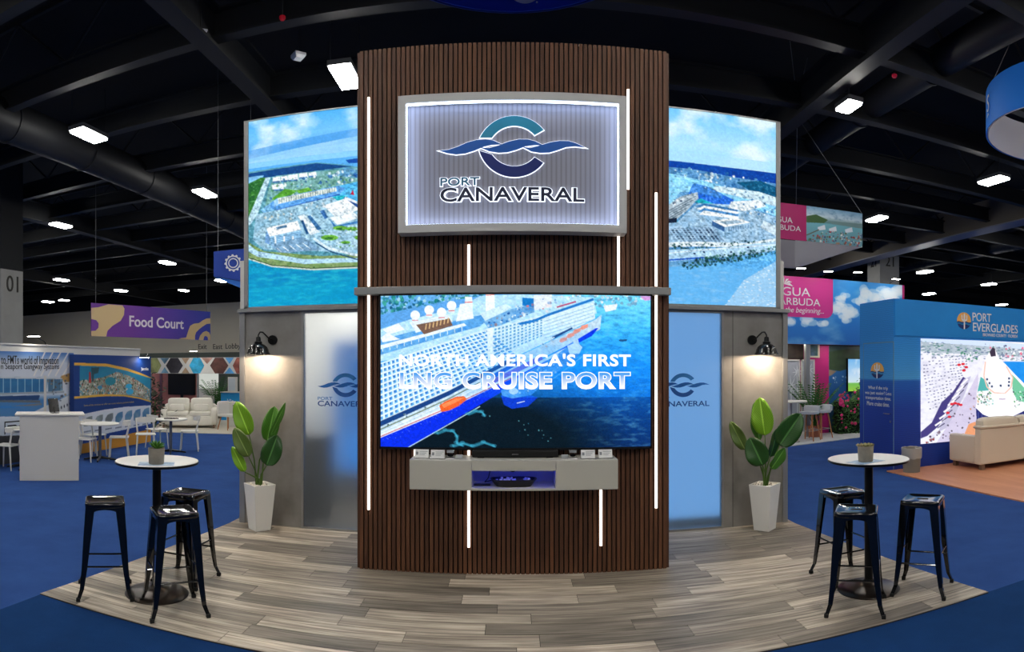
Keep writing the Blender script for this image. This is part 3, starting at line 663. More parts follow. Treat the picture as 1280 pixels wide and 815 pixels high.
for px, yo, lb in ((563, .11, 'small clear display box with dark item, left end of the cabinet top'), (716, .11, 'small clear display box with dark item, right of the soundbar')):
    t = thing('display_box', lb, 'display box', on_cab(px, yo), 0, 'clear display boxes on the cabinet')
    MB().box(-.035, .035, -.03, .03, 0, .008).build('plinth', M_card, t)
    MB().ball((0, 0, .024), (.026, .012, .012)).build('dark_item', M_rubber, t, True).location = (0, 0, .004)
    MB().box(-.034, .034, -.029, .029, .008, .07).build('clear_cover', mat('clear_cover', (240, 244, 248), .02, tr=1., ior=1.1), t)
    MB().box(-.03, .03, -.012, -.01, .05, .07).build('small_label', M_card, t)
for px, yo, lb in ((574, .13, 'low clear acrylic block beside the soundbar, left'), (706, .13, 'low clear acrylic block beside the soundbar, right')):
    tag(MB().box(-.03, .03, -.02, .02, 0, .03).build('acrylic_block', mat('frosted_acrylic', (225, 228, 232), .3, tr=.5), bevel=.003), lb, 'block').location = on_cab(px, yo)
tr = thing('oval_tray', 'black oval tray of small white pieces in the blue lit niche', 'tray', Vector((XY(642, CY + .14), CY + .14, kz0 + .018)))
def oval(rx, ry, z, n=28): return [Vector((rx * math.copysign(abs(math.cos(a)) ** .6, math.cos(a)), ry * math.copysign(abs(math.sin(a)) ** .6, math.sin(a)), z)) for a in (2 * PI * i / n for i in range(n))]
rings = [oval(.15, .08, 0), oval(.19, .1, .05), oval(.2, .105, .062), oval(.185, .094, .062), oval(.17, .085, .03), oval(.001, .001, .03)]
mb = MB(); n = 28
for r in rings: mb.v += [tuple(q) for q in r]
mb.f = [(i * n + k, i * n + (k + 1) % n, (i + 1) * n + (k + 1) % n, (i + 1) * n + k) for i in range(5) for k in range(n)] + [tuple(range(n))[::-1]]
mb.build('tray_body', mat('black_plastic', (14, 14, 16), .4), tr, True)
pc = MB().box(-.012, .012, -.009, .009, 0, .014).mesh('white_piece', mat('white_plastic', (215, 216, 220), .4))
for i in range(26):
    o = put('white_piece', pc, tr); o.location = (random.uniform(-.145, .145), random.uniform(-.06, .06), random.uniform(.03, .052)); o.rotation_euler = (random.uniform(-.5, .5), random.uniform(-.5, .5), random.uniform(0, 3))
MB().tube([(-.19, .03, .04), (-.25, .06, .02), (-.22, .1, .05), (-.2, .15, .14), (-.15, .17, .16)], .004, 6).build('cord', M_rubber, tr, True)
MB().box(-.34, -.2, -.03, .02, 0.002, .014).build('side_pad', MATS['black_plastic'], tr)

# ================================================================== STAND BACK WALL, DOORS, LIGHT BOXES
WY = 6.86
def xw(px): return XY(px, WY)
zl = ZY(305, 388, WY)                       # underside of the light boxes
M_seam = mat('panel_joint', (60, 58, 56), .8)
for nm, a, b_, side in (('wall_left_panel', 307, 377, -1), ('wall_right_panel', 904.5, 977.5, 1)):
    o = struct(MB().box(xw(a), xw(b_), WY, WY + .1, FZ, zl).build(nm, M_conc), 'grey concrete-look wall panel %s of the slatted tower' % ('left' if side < 0 else 'right'), 'wall')
    MB().box(xw(916) - .003, xw(916) + .003, WY - .002, WY + .001, FZ, zl).build('joint', M_seam, o) if side > 0 else None
struct(MB().box(-1.28, 1.28, WY, WY + .1, FZ, zl).build('wall_middle_panel', M_conc), 'grey wall panel hidden behind the slatted tower', 'wall')
zp = [ZY(308, 152, WY), ZY(972, 153, WY)]
for i, (a, b_) in enumerate(((300.5, 307), (977.5, 983.5))):
    struct(MB().box(xw(a), xw(b_), WY - .03, WY + .12, FZ, zl).build('trim_%d' % (i + 1), M_alu, bevel=.003), 'grey aluminium post at the outer end of the %s stand wall' % ('left' if i == 0 else 'right'), 'trim')
for i, (a, b_) in enumerate(((299, 470), (810, 985))):
    struct(MB().box(xw(a), xw(b_), WY - .06, WY + .12, zl - .03, zl + .012).build('trim_%d' % (i + 3), M_alu, bevel=.003), 'grey aluminium ledge under the %s light box' % ('left' if i == 0 else 'right'), 'trim')

# frosted doors
M_frost = mat('frosted_glass', (232, 242, 252), .55, tr=.95, ior=1.2)
M_dprint = [mat('door_print_%d' % i, c, .5) for i, c in enumerate(((46, 120, 190), (28, 100, 180), (36, 92, 170), (90, 150, 205), (44, 84, 150)))]
for i, (a, b_, lpx) in enumerate(((377, None, 431), (None, 904.5, 853))):
    x0, x1 = (xw(377), -1.28) if i == 0 else (1.28, xw(904.5))
    o = struct(bpy.data.objects.new('door_%d' % (i + 1), None), 'frosted glass door with blue wave emblem %s of the slatted tower' % ('left' if i == 0 else 'right'), 'door'); COL.objects.link(o)
    o.matrix_world = Fr((0, WY, FZ), (1, 0, 0)).mat()
    H = zl - .03 - FZ
    for q in ((x0, x0 + .028), (x1 - .028, x1)): MB().box(q[0], q[1], 0, H, -.06, .012).build('door_frame', M_alu, o)
    MB().box(x0 + .028, x1 - .028, H - .03, H, -.06, .012).build('door_frame', M_alu, o); MB().box(x0 + .028, x1 - .028, 0, .022, -.06, .012).build('door_frame', M_alu, o)
    MB().box(x0 + .028, x1 - .028, .022, H - .03, -.012, 0).build('glass_pane', M_frost, o)
    hx = x0 + .014 if i == 0 else x1 - .014
    for z in (.55, 1.18, 1.78, 2.3): MB().tube([(hx, z, .012), (hx, z, .022)], .016, 10).build('hinge', M_alu, o)
    f_ = Fr((0, WY, FZ), (1, 0, 0)); u, v = f_.uv(lpx, 483)
    emblem(o, .000565, u, v - .03, .0006, .0012, M_dprint)

# store room; glowing panels and dark cabinet added to tint the frosted doors
struct(MB().box(-3.2, 3.2, 8.75, 8.85, FZ, 3.15).build('wall_store', M_plaster), 'rear wall of the store room behind the frosted doors', 'wall')
for i, x in enumerate((-3.2, 3.12)): struct(MB().box(x, x + .08, WY + .12, 8.75, FZ, 3.15).build('wall_store_side_%d' % (i + 1), M_plaster), 'side wall of the store room behind the %s door' % ('left' if i == 0 else 'right'), 'wall')
M_blu = emat('added_blue_glow', (52, 134, 214), .66); M_blu2 = emat('added_cyan_glow', (122, 180, 238), .86)
t = thing('added_glow_panel', 'added blue glowing panel that tints the left frosted door', 'lit panel', (-1.92, 8.0, FZ)); MB().box(-.42, .5, 0, .045, 1.0, 2.22).build('lit_face', M_blu, t); MB().box(-.36, .5, .0, .05, .5, 1.0).build('lower_face', emat('added_blue_glow_low', (34, 140, 228), .8), t)  # added glow source for the blue blur in the left pane
MB().box(-.36, .5, .005, .05, 0, .5).build('stand_base', M_alu, t)
t = thing('added_glow_panel', 'added pale blue glowing panel that brightens the right frosted door', 'lit panel', (2.0, 7.2, FZ)); MB().box(-1.0, .9, 0, .045, .06, 2.5).build('lit_face', M_blu2, t); MB().box(-1.0, .9, .005, .05, 0, .06).build('stand_base', M_alu, t)  # added glow source that gives the right pane its pale blue
t = thing('storage_crate', 'dark cabinet added for the dark blur in the left frosted door', 'cabinet', (-2.42, 7.45, FZ)); MB().box(-.22, .22, -.2, .2, .05, 1.02).build('body', mat('charcoal_cabinet', (58, 58, 60), .6), t, bevel=.01)  # added to make the dark blur low in the left pane
for sx in (-.2, .14):
    for sy in (-.18, .12): MB().box(sx, sx + .06, sy, sy + .06, 0, .05).build('foot', M_rubber, t)

t = thing('added_store_lamp', 'added unseen light panel brightening the space behind the left frosted door', 'lamp', (-2.2, 8.0, 3.0)); MB().box(-.5, .5, -.3, .3, 0, .05).build('housing', M_lampb, t); MB().box(-.48, .48, -.28, .28, -.01, 0).build('diffuser', emat('added_store_light', (255, 246, 232), 22), t); MB().box(-.93, 5.33, -.02, .02, .05, .08).build('cross_bar', M_alu, t)  # added lamp, out of sight, to brighten the room behind the panes
# light boxes with aerial pictures
def lightbox(i):
    Y0 = 6.82
    if i == 0: x0, x1, zt, lb = XY(305.5, Y0), -.98, ZY(312, 151, Y0), 'tall back-lit aerial port picture left of the slatted tower'
    else: x0, x1, zt, lb = .98, XY(975, Y0), ZY(970, 152, Y0), 'tall back-lit aerial port picture right of the slatted tower'
    f = Fr((0, Y0, 0), (1, 0, 0)); o = thing('light_box', lb, 'light box', M=f.mat())
    MB().box(x0, x1, zl + .012, zt, -.14, -.006).build('casing', M_alu, o)
    e = .055
    for q in ((x0, x0 + (e if i == 0 else .01)), (x1 - (e if i else .01), x1)): MB().box(q[0], q[1], zl + .012, zt, -.006, .016).build('frame_edge', M_alu, o, bevel=.002)
    MB().box(x0, x1, zt - .012, zt, -.006, .016).build('frame_edge', M_alu, o); MB().box(x0, x1, zl + .012, zl + .03, -.006, .016).build('frame_edge', M_alu, o)
    nx, ny = 250, 330
    c = Canvas(f, x0 + .03, zl + .02, x1 - .01, zt - .008, nx, ny) if i == 0 else Canvas(f, x0 + .01, zl + .02, x1 - .03, zt - .008, nx, ny)
    n1 = fbm(ny, nx, 5, 9, 5, 21 + i); n2 = fbm(ny, nx, 30, 40, 3, 31 + i); n3 = fbm(ny, nx, 20, 90, 2, 41 + i)
    if i == 0:
        c.rows([(0, (88, 178, 240)), (.1, (120, 195, 246)), (.2, (96, 170, 232)), (.3, (170, 222, 250)), (1, (180, 225, 250))])
        c.mix((n1 - .47) * 4, (224, 242, 254), .85)
        c.poly([(306, 190), (460, 158), (470, 172), (306, 204)], (72, 150, 226), .55)
        c.poly([(306, 200), (470, 166), (470, 186), (306, 214)], (196, 230, 252), .75, tex=(n1, (130, 200, 246)))
        c.poly([(306, 206), (470, 186), (470, 240), (306, 240)], (96, 176, 238)); c.poly([(306, 206), (470, 186), (470, 193), (306, 212)], (140, 205, 246))
        land = [(306, 216), (395, 203), (430, 206), (470, 212), (470, 345), (400, 342), (340, 336), (306, 324)]
        c.poly(land, (116, 178, 196), tex=(n2, (70, 130, 150)))
        c.poly([(306, 218), (395, 204), (440, 208), (400, 213), (306, 226)], (30, 80, 140)); c.poly([(306, 222), (330, 219), (325, 228), (306, 232)], (130, 190, 235))
        c.poly([(306, 232), (326, 222), (334, 222), (318, 268), (306, 285)], (76, 140, 60), tex=(n2, (40, 100, 60)))
        c.poly([(332, 222), (338, 222), (322, 268), (312, 282), (308, 278)], (186, 220, 236))
        c.poly([(345, 220), (452, 210), (470, 216), (470, 245), (420, 240), (330, 262), (336, 235)], (150, 200, 214), tex=(n2, (96, 150, 130)))
        for x, y_, w_, h_ in ((341, 222, 9, 5), (351, 221, 8, 5), (360, 219, 12, 6), (374, 217, 10, 5), (386, 216, 9, 4), (340, 231, 14, 6), (355, 243, 12, 4)): c.poly([(x, y_), (x + w_, y_ - 1.5), (x + w_ + 1, y_ + h_), (x, y_ + h_ + 1)], (236, 246, 252)); c.poly([(x, y_ + h_), (x + w_, y_ + h_ - 1), (x + w_, y_ + h_ + 1), (x, y_ + h_ + 2)], (70, 120, 170))
        c.speckle([(336, 226), (470, 212), (470, 238), (400, 240), (336, 250)], 170, 2.2, [(240, 248, 252), (70, 130, 80), (90, 150, 190), (50, 100, 150), (170, 205, 215)], 2)
        c.poly([(415, 219), (432, 209), (445, 212), (470, 214), (470, 226), (440, 222)], (80, 140, 200), .6); c.speckle([(405, 218), (470, 208), (470, 222), (420, 224)], 60, 2.5, [(36, 90, 160), (220, 238, 250), (90, 150, 200)], 5)
        c.poly([(432, 200), (445, 198), (470, 200), (470, 203), (436, 204)], (30, 84, 170))
        c.poly([(340, 248), (356, 236), (372, 238), (362, 246), (345, 252)], (90, 160, 60)); c.poly([(370, 238), (386, 234), (392, 240), (376, 244)], (110, 175, 70))
        c.poly([(425, 232), (470, 222), (470, 262), (440, 250), (418, 244)], (70, 170, 235), tex=(n3, (110, 200, 245))); c.poly([(412, 246), (432, 244), (432, 256), (418, 252)], (40, 175, 190))
        # berth basin and ship
        c.poly([(326, 262), (344, 250), (345, 262), (330, 268)], (130, 190, 235))
        c.poly([(338, 254), (346, 248), (424, 232), (432, 236), (424, 243), (345, 263), (338, 260)], (96, 160, 226)); c.poly([(347, 248), (420, 234), (421, 239), (348, 255)], (214, 224, 216))
        for k in range(24): c.line([(349 + k * 3, 248.5 - k * .62), (349.3 + k * 3, 254 - k * .62)], .8, (120, 150, 160))
        c.poly([(342, 251), (347, 248), (348, 256), (343, 259)], (150, 195, 240)); c.line([(345, 263), (425, 243)], 1.2, (40, 90, 180))
        c.poly([(430, 246), (470, 262), (470, 276), (428, 252)], (40, 84, 150)); c.line([(431, 247), (470, 263)], 3, (225, 235, 245)); c.poly([(438, 243), (441, 237), (443, 244)], (190, 40, 70))
        # terminals, plaza, car parks
        c.poly([(320, 268), (345, 263), (415, 246), (430, 256), (470, 275), (470, 320), (400, 314), (330, 312), (316, 300)], (186, 216, 232), tex=(n2, (122, 172, 200)))
        c.speckle([(330, 272), (400, 250), (412, 262), (385, 272), (340, 280)], 130, 2.0, [(240, 246, 250), (120, 150, 165), (150, 180, 190), (90, 130, 160), (200, 210, 205)], 6)
        c.poly([(404, 257), (432, 248), (450, 262), (420, 272)], (238, 248, 255)); c.poly([(412, 272), (440, 264), (450, 272), (422, 281)], (232, 246, 254)); c.poly([(412, 274), (420, 282), (448, 276), (447, 279), (418, 285)], (70, 130, 190)); c.poly([(405, 262), (410, 272), (406, 274), (400, 264)], (60, 110, 170))
        c.poly([(372, 270), (380, 268), (400, 290), (388, 294)], (225, 240, 250)); c.poly([(384, 270), (388, 269), (402, 286), (397, 288)], (60, 110, 160)); c.poly([(376, 276), (379, 275), (386, 292), (383, 293)], (40, 90, 140))
        c.poly([(333, 285), (372, 276), (376, 288), (337, 296)], (244, 250, 254)); c.poly([(345, 284), (358, 281), (359, 284), (346, 287)], (90, 130, 165)); c.poly([(333, 288), (337, 296), (337, 306), (331, 303)], (120, 165, 215)); c.poly([(337, 296), (376, 287), (377, 298), (338, 306)], (150, 196, 228))
        for k in range(4): c.line([(338, 298.5 + k * 2.2), (377, 289.8 + k * 2.2)], .7, (90, 140, 190))
        for x in (344, 355, 366): c.line([(x, 295), (x + .4, 305)], 2, (235, 245, 252))
        c.poly([(338, 306), (380, 296), (402, 312), (350, 317)], (140, 176, 204), tex=(n2, (110, 150, 186)))
        for k in range(5): c.line([(346 + k * 8, 310 - k * 1.6), (352 + k * 9, 315 - k * 1)], .7, (225, 236, 244))
        for x, y_, r in ((425, 285, 9), (440, 286, 8), (412, 297, 11), (455, 297, 12), (432, 303, 6)): c.disc(x, y_, r, r * .32, (110, 176, 70)); c.disc(x - 1, y_ + 1, r * .5, r * .15, (60, 124, 56))
        c.speckle([(400, 285), (470, 280), (470, 312), (410, 308)], 70, 1.4, [(60, 110, 60), (230, 240, 245), (90, 140, 80)], 9)
        # shore road and sea
        c.poly([(306, 300), (330, 314), (400, 320), (470, 318), (470, 336), (400, 340), (340, 334), (306, 324)], (104, 146, 86), tex=(n2, (150, 166, 120)))
        c.poly([(306, 302), (322, 314), (380, 324), (470, 322), (470, 327), (380, 330), (322, 321), (306, 312)], (178, 216, 240)); c.line([(392, 298), (410, 310), (440, 318), (470, 322)], 3, (210, 230, 242)); c.line([(394, 303), (412, 314), (445, 324), (470, 327)], 1.5, (40, 80, 120))
        c.speckle([(316, 318), (380, 330), (470, 328), (470, 334), (380, 336)], 50, 1.2, [(40, 80, 60), (60, 90, 50)], 10)
        sea = [(306, 322), (340, 333), (390, 337), (470, 334), (470, 396), (300, 396)]
        c.poly(sea, (20, 132, 190), tex=(n3, (32, 170, 200))); c.line(sea[:4], 1.8, (200, 214, 205)); c.line([(a, b_ - 1.5) for a, b_ in sea[:4]], 1, (60, 80, 60))
        c.poly([(306, 362), (380, 356), (470, 350), (470, 396), (300, 396)], (30, 176, 206), .6, tex=(n1, (14, 140, 196))); c.mix((n3 - .5) * 2 * (np.linspace(0, 1, ny)[:, None] > .82), (90, 215, 225), .35)
    else:
        c.rows([(0, (120, 196, 246)), (.18, (178, 224, 250)), (.3, (140, 205, 246)), (1, (150, 205, 246))])
        c.mix((n1 - .42) * 4, (226, 242, 252), .9); c.poly([(800, 186), (985, 206), (985, 226), (800, 204)], (172, 220, 248), .8)
        c.poly([(800, 200), (842, 201), (900, 209), (985, 222), (985, 340), (800, 340)], (120, 176, 214), tex=(n2, (70, 126, 184)))
        c.poly([(800, 200), (842, 201), (900, 208), (985, 219), (985, 232), (920, 222), (870, 212), (800, 206)], (14, 64, 158), tex=(n2, (24, 88, 176)))
        c.speckle([(800, 205), (900, 214), (985, 234), (985, 258), (930, 246), (870, 226), (800, 214)], 240, 2.4, [(214, 234, 246), (50, 110, 170), (110, 170, 200), (30, 90, 150), (240, 248, 252)], 3)
        c.poly([(920, 228), (950, 226), (985, 240), (985, 250), (940, 240)], (20, 92, 130)); c.speckle([(868, 218), (896, 216), (900, 228), (880, 234)], 40, 2.4, [(236, 244, 250), (200, 226, 240)], 4)
        c.poly([(800, 212), (845, 218), (880, 226), (930, 240), (985, 262), (985, 276), (930, 256), (880, 240), (850, 240), (836, 262), (800, 270)], (120, 196, 240), tex=(n3, (160, 216, 248)))
        c.poly([(895, 232), (950, 240), (985, 252), (985, 262), (940, 250), (890, 238)], (196, 222, 236)); c.speckle([(895, 230), (985, 248), (985, 266), (930, 252)], 80, 2., [(240, 248, 252), (60, 110, 160), (110, 150, 180)], 7)
        # ships
        c.poly([(860, 244), (866, 230), (880, 232), (905, 244), (918, 250), (912, 256), (890, 256), (866, 250)], (34, 96, 208), tex=(n2, (60, 130, 226))); c.poly([(862, 240), (868, 229), (884, 233), (904, 243), (902, 248), (876, 242)], (70, 136, 214)); c.speckle([(868, 230), (890, 234), (908, 244), (900, 246)], 40, 1.5, [(30, 60, 120), (200, 225, 245), (90, 120, 160)], 8)
        c.poly([(830, 278), (833, 258), (850, 246), (872, 240), (873, 248), (860, 262), (846, 274), (836, 280)], (200, 214, 222), tex=(n2, (140, 160, 176)))
        for k in range(5): c.line([(835, 264 + k * 3), (870 - k * 4, 245 + k * 5)], .8, (70, 90, 110))
        c.poly([(831, 274), (846, 272), (846, 278), (834, 281)], (26, 40, 62)); c.speckle([(840, 250), (866, 240), (866, 245), (842, 256)], 26, 1.8, [(30, 50, 80), (235, 240, 245)], 9)
        c.poly([(868, 252), (876, 248), (900, 258), (895, 262)], (40, 170, 190)); c.poly([(846, 277), (856, 272), (860, 277), (846, 280)], (30, 160, 180))
        # quay, terminal, parking
        c.poly([(800, 282), (846, 278), (872, 254), (920, 256), (985, 276), (985, 318), (900, 306), (800, 312)], (184, 210, 230), tex=(n2, (120, 164, 200)))
        for k in range(4): c.poly([(868 + k * 2, 258 + k * 3.4), (880, 254 + k * 3), (924, 262 + k * 3), (922, 264.5 + k * 3)], (236, 244, 250) if k % 2 else (70, 130, 186))
        c.poly([(914, 252), (950, 250), (958, 258), (930, 264), (910, 260)], (228, 240, 248)); c.speckle([(900, 250), (985, 262), (985, 280), (930, 270)], 70, 2., [(60, 120, 180), (240, 248, 252), (120, 160, 190)], 11)
        c.poly([(890, 276), (920, 272), (938, 278), (906, 284)], (232, 238, 242)); c.poly([(898, 277.5), (920, 275), (930, 278), (908, 281)], (150, 176, 196)); c.poly([(890, 276), (906, 284), (906, 290), (890, 282)], (60, 100, 150)); c.poly([(906, 284), (938, 279), (938, 285), (906, 290)], (150, 184, 210))
        for k in range(10): c.line([(908 + k * 3, 284.6 - k * .45), (908 + k * 3, 289.4 - k * .45)], .7, (80, 120, 170))
        for r in range(7):
            for k in range(13): c.poly([(832 + k * 4.8 + r * 2, 285 + r * 2.6 - k * .1), (835 + k * 4.8 + r * 2, 285 + r * 2.6 - k * .1), (836 + k * 4.8 + r * 2, 286.4 + r * 2.6), (833 + k * 4.8 + r * 2, 286.4 + r * 2.6)], (60, 82, 110) if (k * r) % 3 else (120, 150, 180))
        c.poly([(800, 304), (870, 302), (930, 304), (985, 296), (985, 300), (930, 310), (870, 308), (800, 310)], (214, 228, 238)); c.poly([(955, 276), (978, 286), (985, 296), (975, 298), (950, 284)], (196, 216, 230))
        c.speckle([(800, 307), (870, 304), (985, 298), (985, 306), (870, 312), (800, 318)], 420, 1.7, [(20, 56, 70), (36, 80, 80), (60, 100, 90)], 12)
        c.poly([(800, 314), (900, 310), (985, 300), (985, 312), (900, 322), (800, 330)], (170, 206, 232)); c.line([(800, 328), (880, 322)], 2, (30, 90, 190)); c.line([(800, 320), (985, 305)], .8, (230, 240, 248))
        for x, y_ in ((868, 317), (880, 315), (914, 315), (935, 309)): c.disc(x, y_, 1.6, 1, (20, 40, 80))
        sea = [(800, 336), (860, 332), (900, 328), (985, 310), (985, 396), (800, 396)]
        c.poly(sea, (118, 190, 240), tex=(n3, (84, 164, 226))); c.speckle([(848, 330), (880, 322), (985, 306), (985, 315), (900, 330), (860, 337)], 620, 2.0, [(24, 62, 66), (36, 84, 78), (50, 100, 84), (20, 50, 60)], 13)
        c.poly([(896, 396), (930, 350), (985, 318), (985, 396)], (190, 214, 234), .55); c.speckle([(896, 396), (930, 350), (985, 318), (985, 396)], 420, 1.4, [(226, 236, 244), (140, 180, 214), (206, 222, 236)], 14, 1.4, .6)
        c.mix((n3 - .5) * 2.4 * (np.linspace(0, 1, ny)[:, None] > .8), (196, 230, 250), .4)
    hf = fbm(ny, nx, 90, 120, 2, 55 + i); vv = np.linspace(0, 1, ny)[:, None]; land_m = np.clip((vv - .26) * 12, 0, 1) * np.clip((.82 - vv) * 12, 0, 1)
    c.a *= (1 + (hf - .5) * (.08 + .4 * land_m))[..., None]; gx = np.clip((hf - .66) * 6, 0, 1) * land_m; c.mix(gx, (238, 246, 250), .2); c.mix(np.clip((.34 - hf) * 6, 0, 1) * land_m, (30, 84, 110), .25)
    c.a = (c.a - 128) * 1.12 + 128
    c.speck(8)
    c.build('lit_picture', picmat('light_box_picture', 1.0), o, .0)
lightbox(0); lightbox(1)

# ------------------------------------------------------------------ wall lamps
def sconce(i):
    px = 341 if i == 0 else 940; s = -1 if i == 0 else 1
    x = xw(px); z = ZY(px, 425, WY)
    o = thing('wall_lamp', 'black barn style wall lamp glowing on the %s concrete panel' % ('left' if i == 0 else 'right'), 'lamp', (x, WY, z), 0, 'black wall lamps')
    MB().tube([(0, 0, 0), (0, -.02, 0)], [.058, .055], 24).build('wall_plate', M_blackm, o, True)
    ex = s * .1; ey = -.2
    pts = [(0, -.02, 0), (s * .02, -.06, .01), (s * .045, -.1, .05), (s * .07, -.14, .085), (s * .088, -.175, .085), (ex, ey, .05), (ex, ey, .01), (ex, ey, -.02)]
    MB().tube(pts, .0085, 10).build('gooseneck', M_blackm, o, True)
    MB().lathe([(.02, .03), (.028, .02), (.03, -.02), (.045, -.028), (.045, -.05), (.05, -.055)], 20, (ex, ey, -.0)).build('socket', M_blackm, o, True)
    sh = [(.046, -.05), (.07, -.06), (.1, -.085), (.118, -.115), (.125, -.145), (.139, -.165), (.139, -.175), (.131, -.172), (.118, -.148), (.11, -.118), (.094, -.092), (.066, -.07), (.04, -.062)]
    MB().lathe(sh, 32, (ex, ey, 0), cap=False).build('shade', mat('black_enamel', (10, 10, 11), .25, coat=.4), o, True)
    MB().ball((ex, ey, -.11), .028).build('bulb', emat('warm_bulb', (255, 214, 160), 12, False), o, True)
    l = bpy.data.lights.new('bulb_light', 'POINT'); l.energy = 30; l.color = (1, .78, .55); l.shadow_soft_size = .03
    lo = bpy.data.objects.new('bulb_light', l); COL.objects.link(lo); lo.parent = o; lo.location = (ex, ey, -.148)
sconce(0); sconce(1)

# ------------------------------------------------------------------ planters
def leaf_mat(name, a, b_):
    m = mat(name, a, .38, spec=.6); nt = m.node_tree; b = nt.nodes['Principled BSDF']; L = nt.links.new
    u = nt.nodes.new('ShaderNodeAttribute'); u.attribute_name = 'leaf'; sp = nt.nodes.new('ShaderNodeSeparateXYZ'); L(u.outputs['Vector'], sp.inputs[0])
    ab = nt.nodes.new('ShaderNodeMath'); ab.operation = 'ABSOLUTE'; L(sp.outputs['X'], ab.inputs[0])
    m1 = nt.nodes.new('ShaderNodeMath'); m1.operation = 'MULTIPLY_ADD'; m1.inputs[1].default_value = .35; L(ab.outputs[0], m1.inputs[0]); ng = nt.nodes.new('ShaderNodeMath'); ng.operation = 'MULTIPLY'; ng.inputs[1].default_value = -1; L(sp.outputs['Y'], ng.inputs[0]); L(ng.outputs[0], m1.inputs[2])
    sn = nt.nodes.new('ShaderNodeMath'); sn.operation = 'MULTIPLY'; sn.inputs[1].default_value = 95; L(m1.outputs[0], sn.inputs[0]); s2 = nt.nodes.new('ShaderNodeMath'); s2.operation = 'SINE'; L(sn.outputs[0], s2.inputs[0])
    mr = nt.nodes.new('ShaderNodeMapRange'); mr.inputs['From Min'].default_value = -1; mr.inputs['To Min'].default_value = .0; L(s2.outputs[0], mr.inputs[0])
    mx = nt.nodes.new('ShaderNodeMix'); mx.data_type = 'RGBA'; mx.inputs[6].default_value = (*lin(a), 1); mx.inputs[7].default_value = (*lin(b_), 1); L(mr.outputs[0], mx.inputs[0])
    rb = nt.nodes.new('ShaderNodeMath'); rb.operation = 'LESS_THAN'; rb.inputs[1].default_value = .07; L(ab.outputs[0], rb.inputs[0])
    m3 = nt.nodes.new('ShaderNodeMix'); m3.data_type = 'RGBA'; L(rb.outputs[0], m3.inputs[0]); L(mx.outputs[2], m3.inputs[6]); m3.inputs[7].default_value = (*lin(tuple(min(255, c + 46) for c in b_)), 1)
    L(m3.outputs[2], b.inputs['Base Color'])
    b.inputs['Subsurface Weight'].default_value = .0
    return m
ML = [leaf_mat('lime_leaf', (98, 150, 22), (130, 178, 36)), leaf_mat('olive_leaf', (72, 96, 34), (92, 116, 46)), leaf_mat('dark_leaf', (22, 62, 14), (34, 82, 20)), leaf_mat('mid_leaf', (52, 104, 22), (76, 132, 34))]
M_stem = mat('green_stem', (72, 104, 30), .5)
def leaf(parent, base, tip, width, m, face, curl=.25, fold=.25):
    base, tip = Vector(base), Vector(tip); ax = tip - base; L = ax.length; ax.normalize()
    fn = Vector(face); fn = (fn - ax * fn.dot(ax)).normalized(); sd = ax.cross(fn)
    nu, nv = 8, 16; vs = []; uv = []
    for j in range(nv + 1):
        t = j / nv; wd = width / 2 * (math.sin(PI * min(1, t ** .86)) ** .5) * (1.06 - .1 * t) if 0 < j < nv else .002
        for i in range(nu + 1):
            s_ = -1 + 2 * i / nu
            p = base + ax * (L * t) + sd * (s_ * wd) + fn * (abs(s_) * wd * fold - curl * L * (t - .35) ** 2 * .5 + .012 * math.sin(t * 9 + s_ * 2) * abs(s_))
            vs.append(p); uv.append((s_, t, 0))
    mb = MB(); mb.add(vs, [(j * (nu + 1) + i, j * (nu + 1) + i + 1, (j + 1) * (nu + 1) + i + 1, (j + 1) * (nu + 1) + i) for j in range(nv) for i in range(nu)])
    me = bpy.data.meshes.new('leaf'); me.from_pydata(mb.v, [], mb.f); me.update(); me.materials.append(m)
    at = me.attributes.new('leaf', 'FLOAT_VECTOR', 'POINT'); at.data.foreach_set('vector', np.array(uv, np.float32).ravel())
    for p in me.polygons: p.use_smooth = True
    o = put('leaf', me, parent); sd_ = o.modifiers.new('thickness', 'SOLIDIFY'); sd_.thickness = .003
    return o
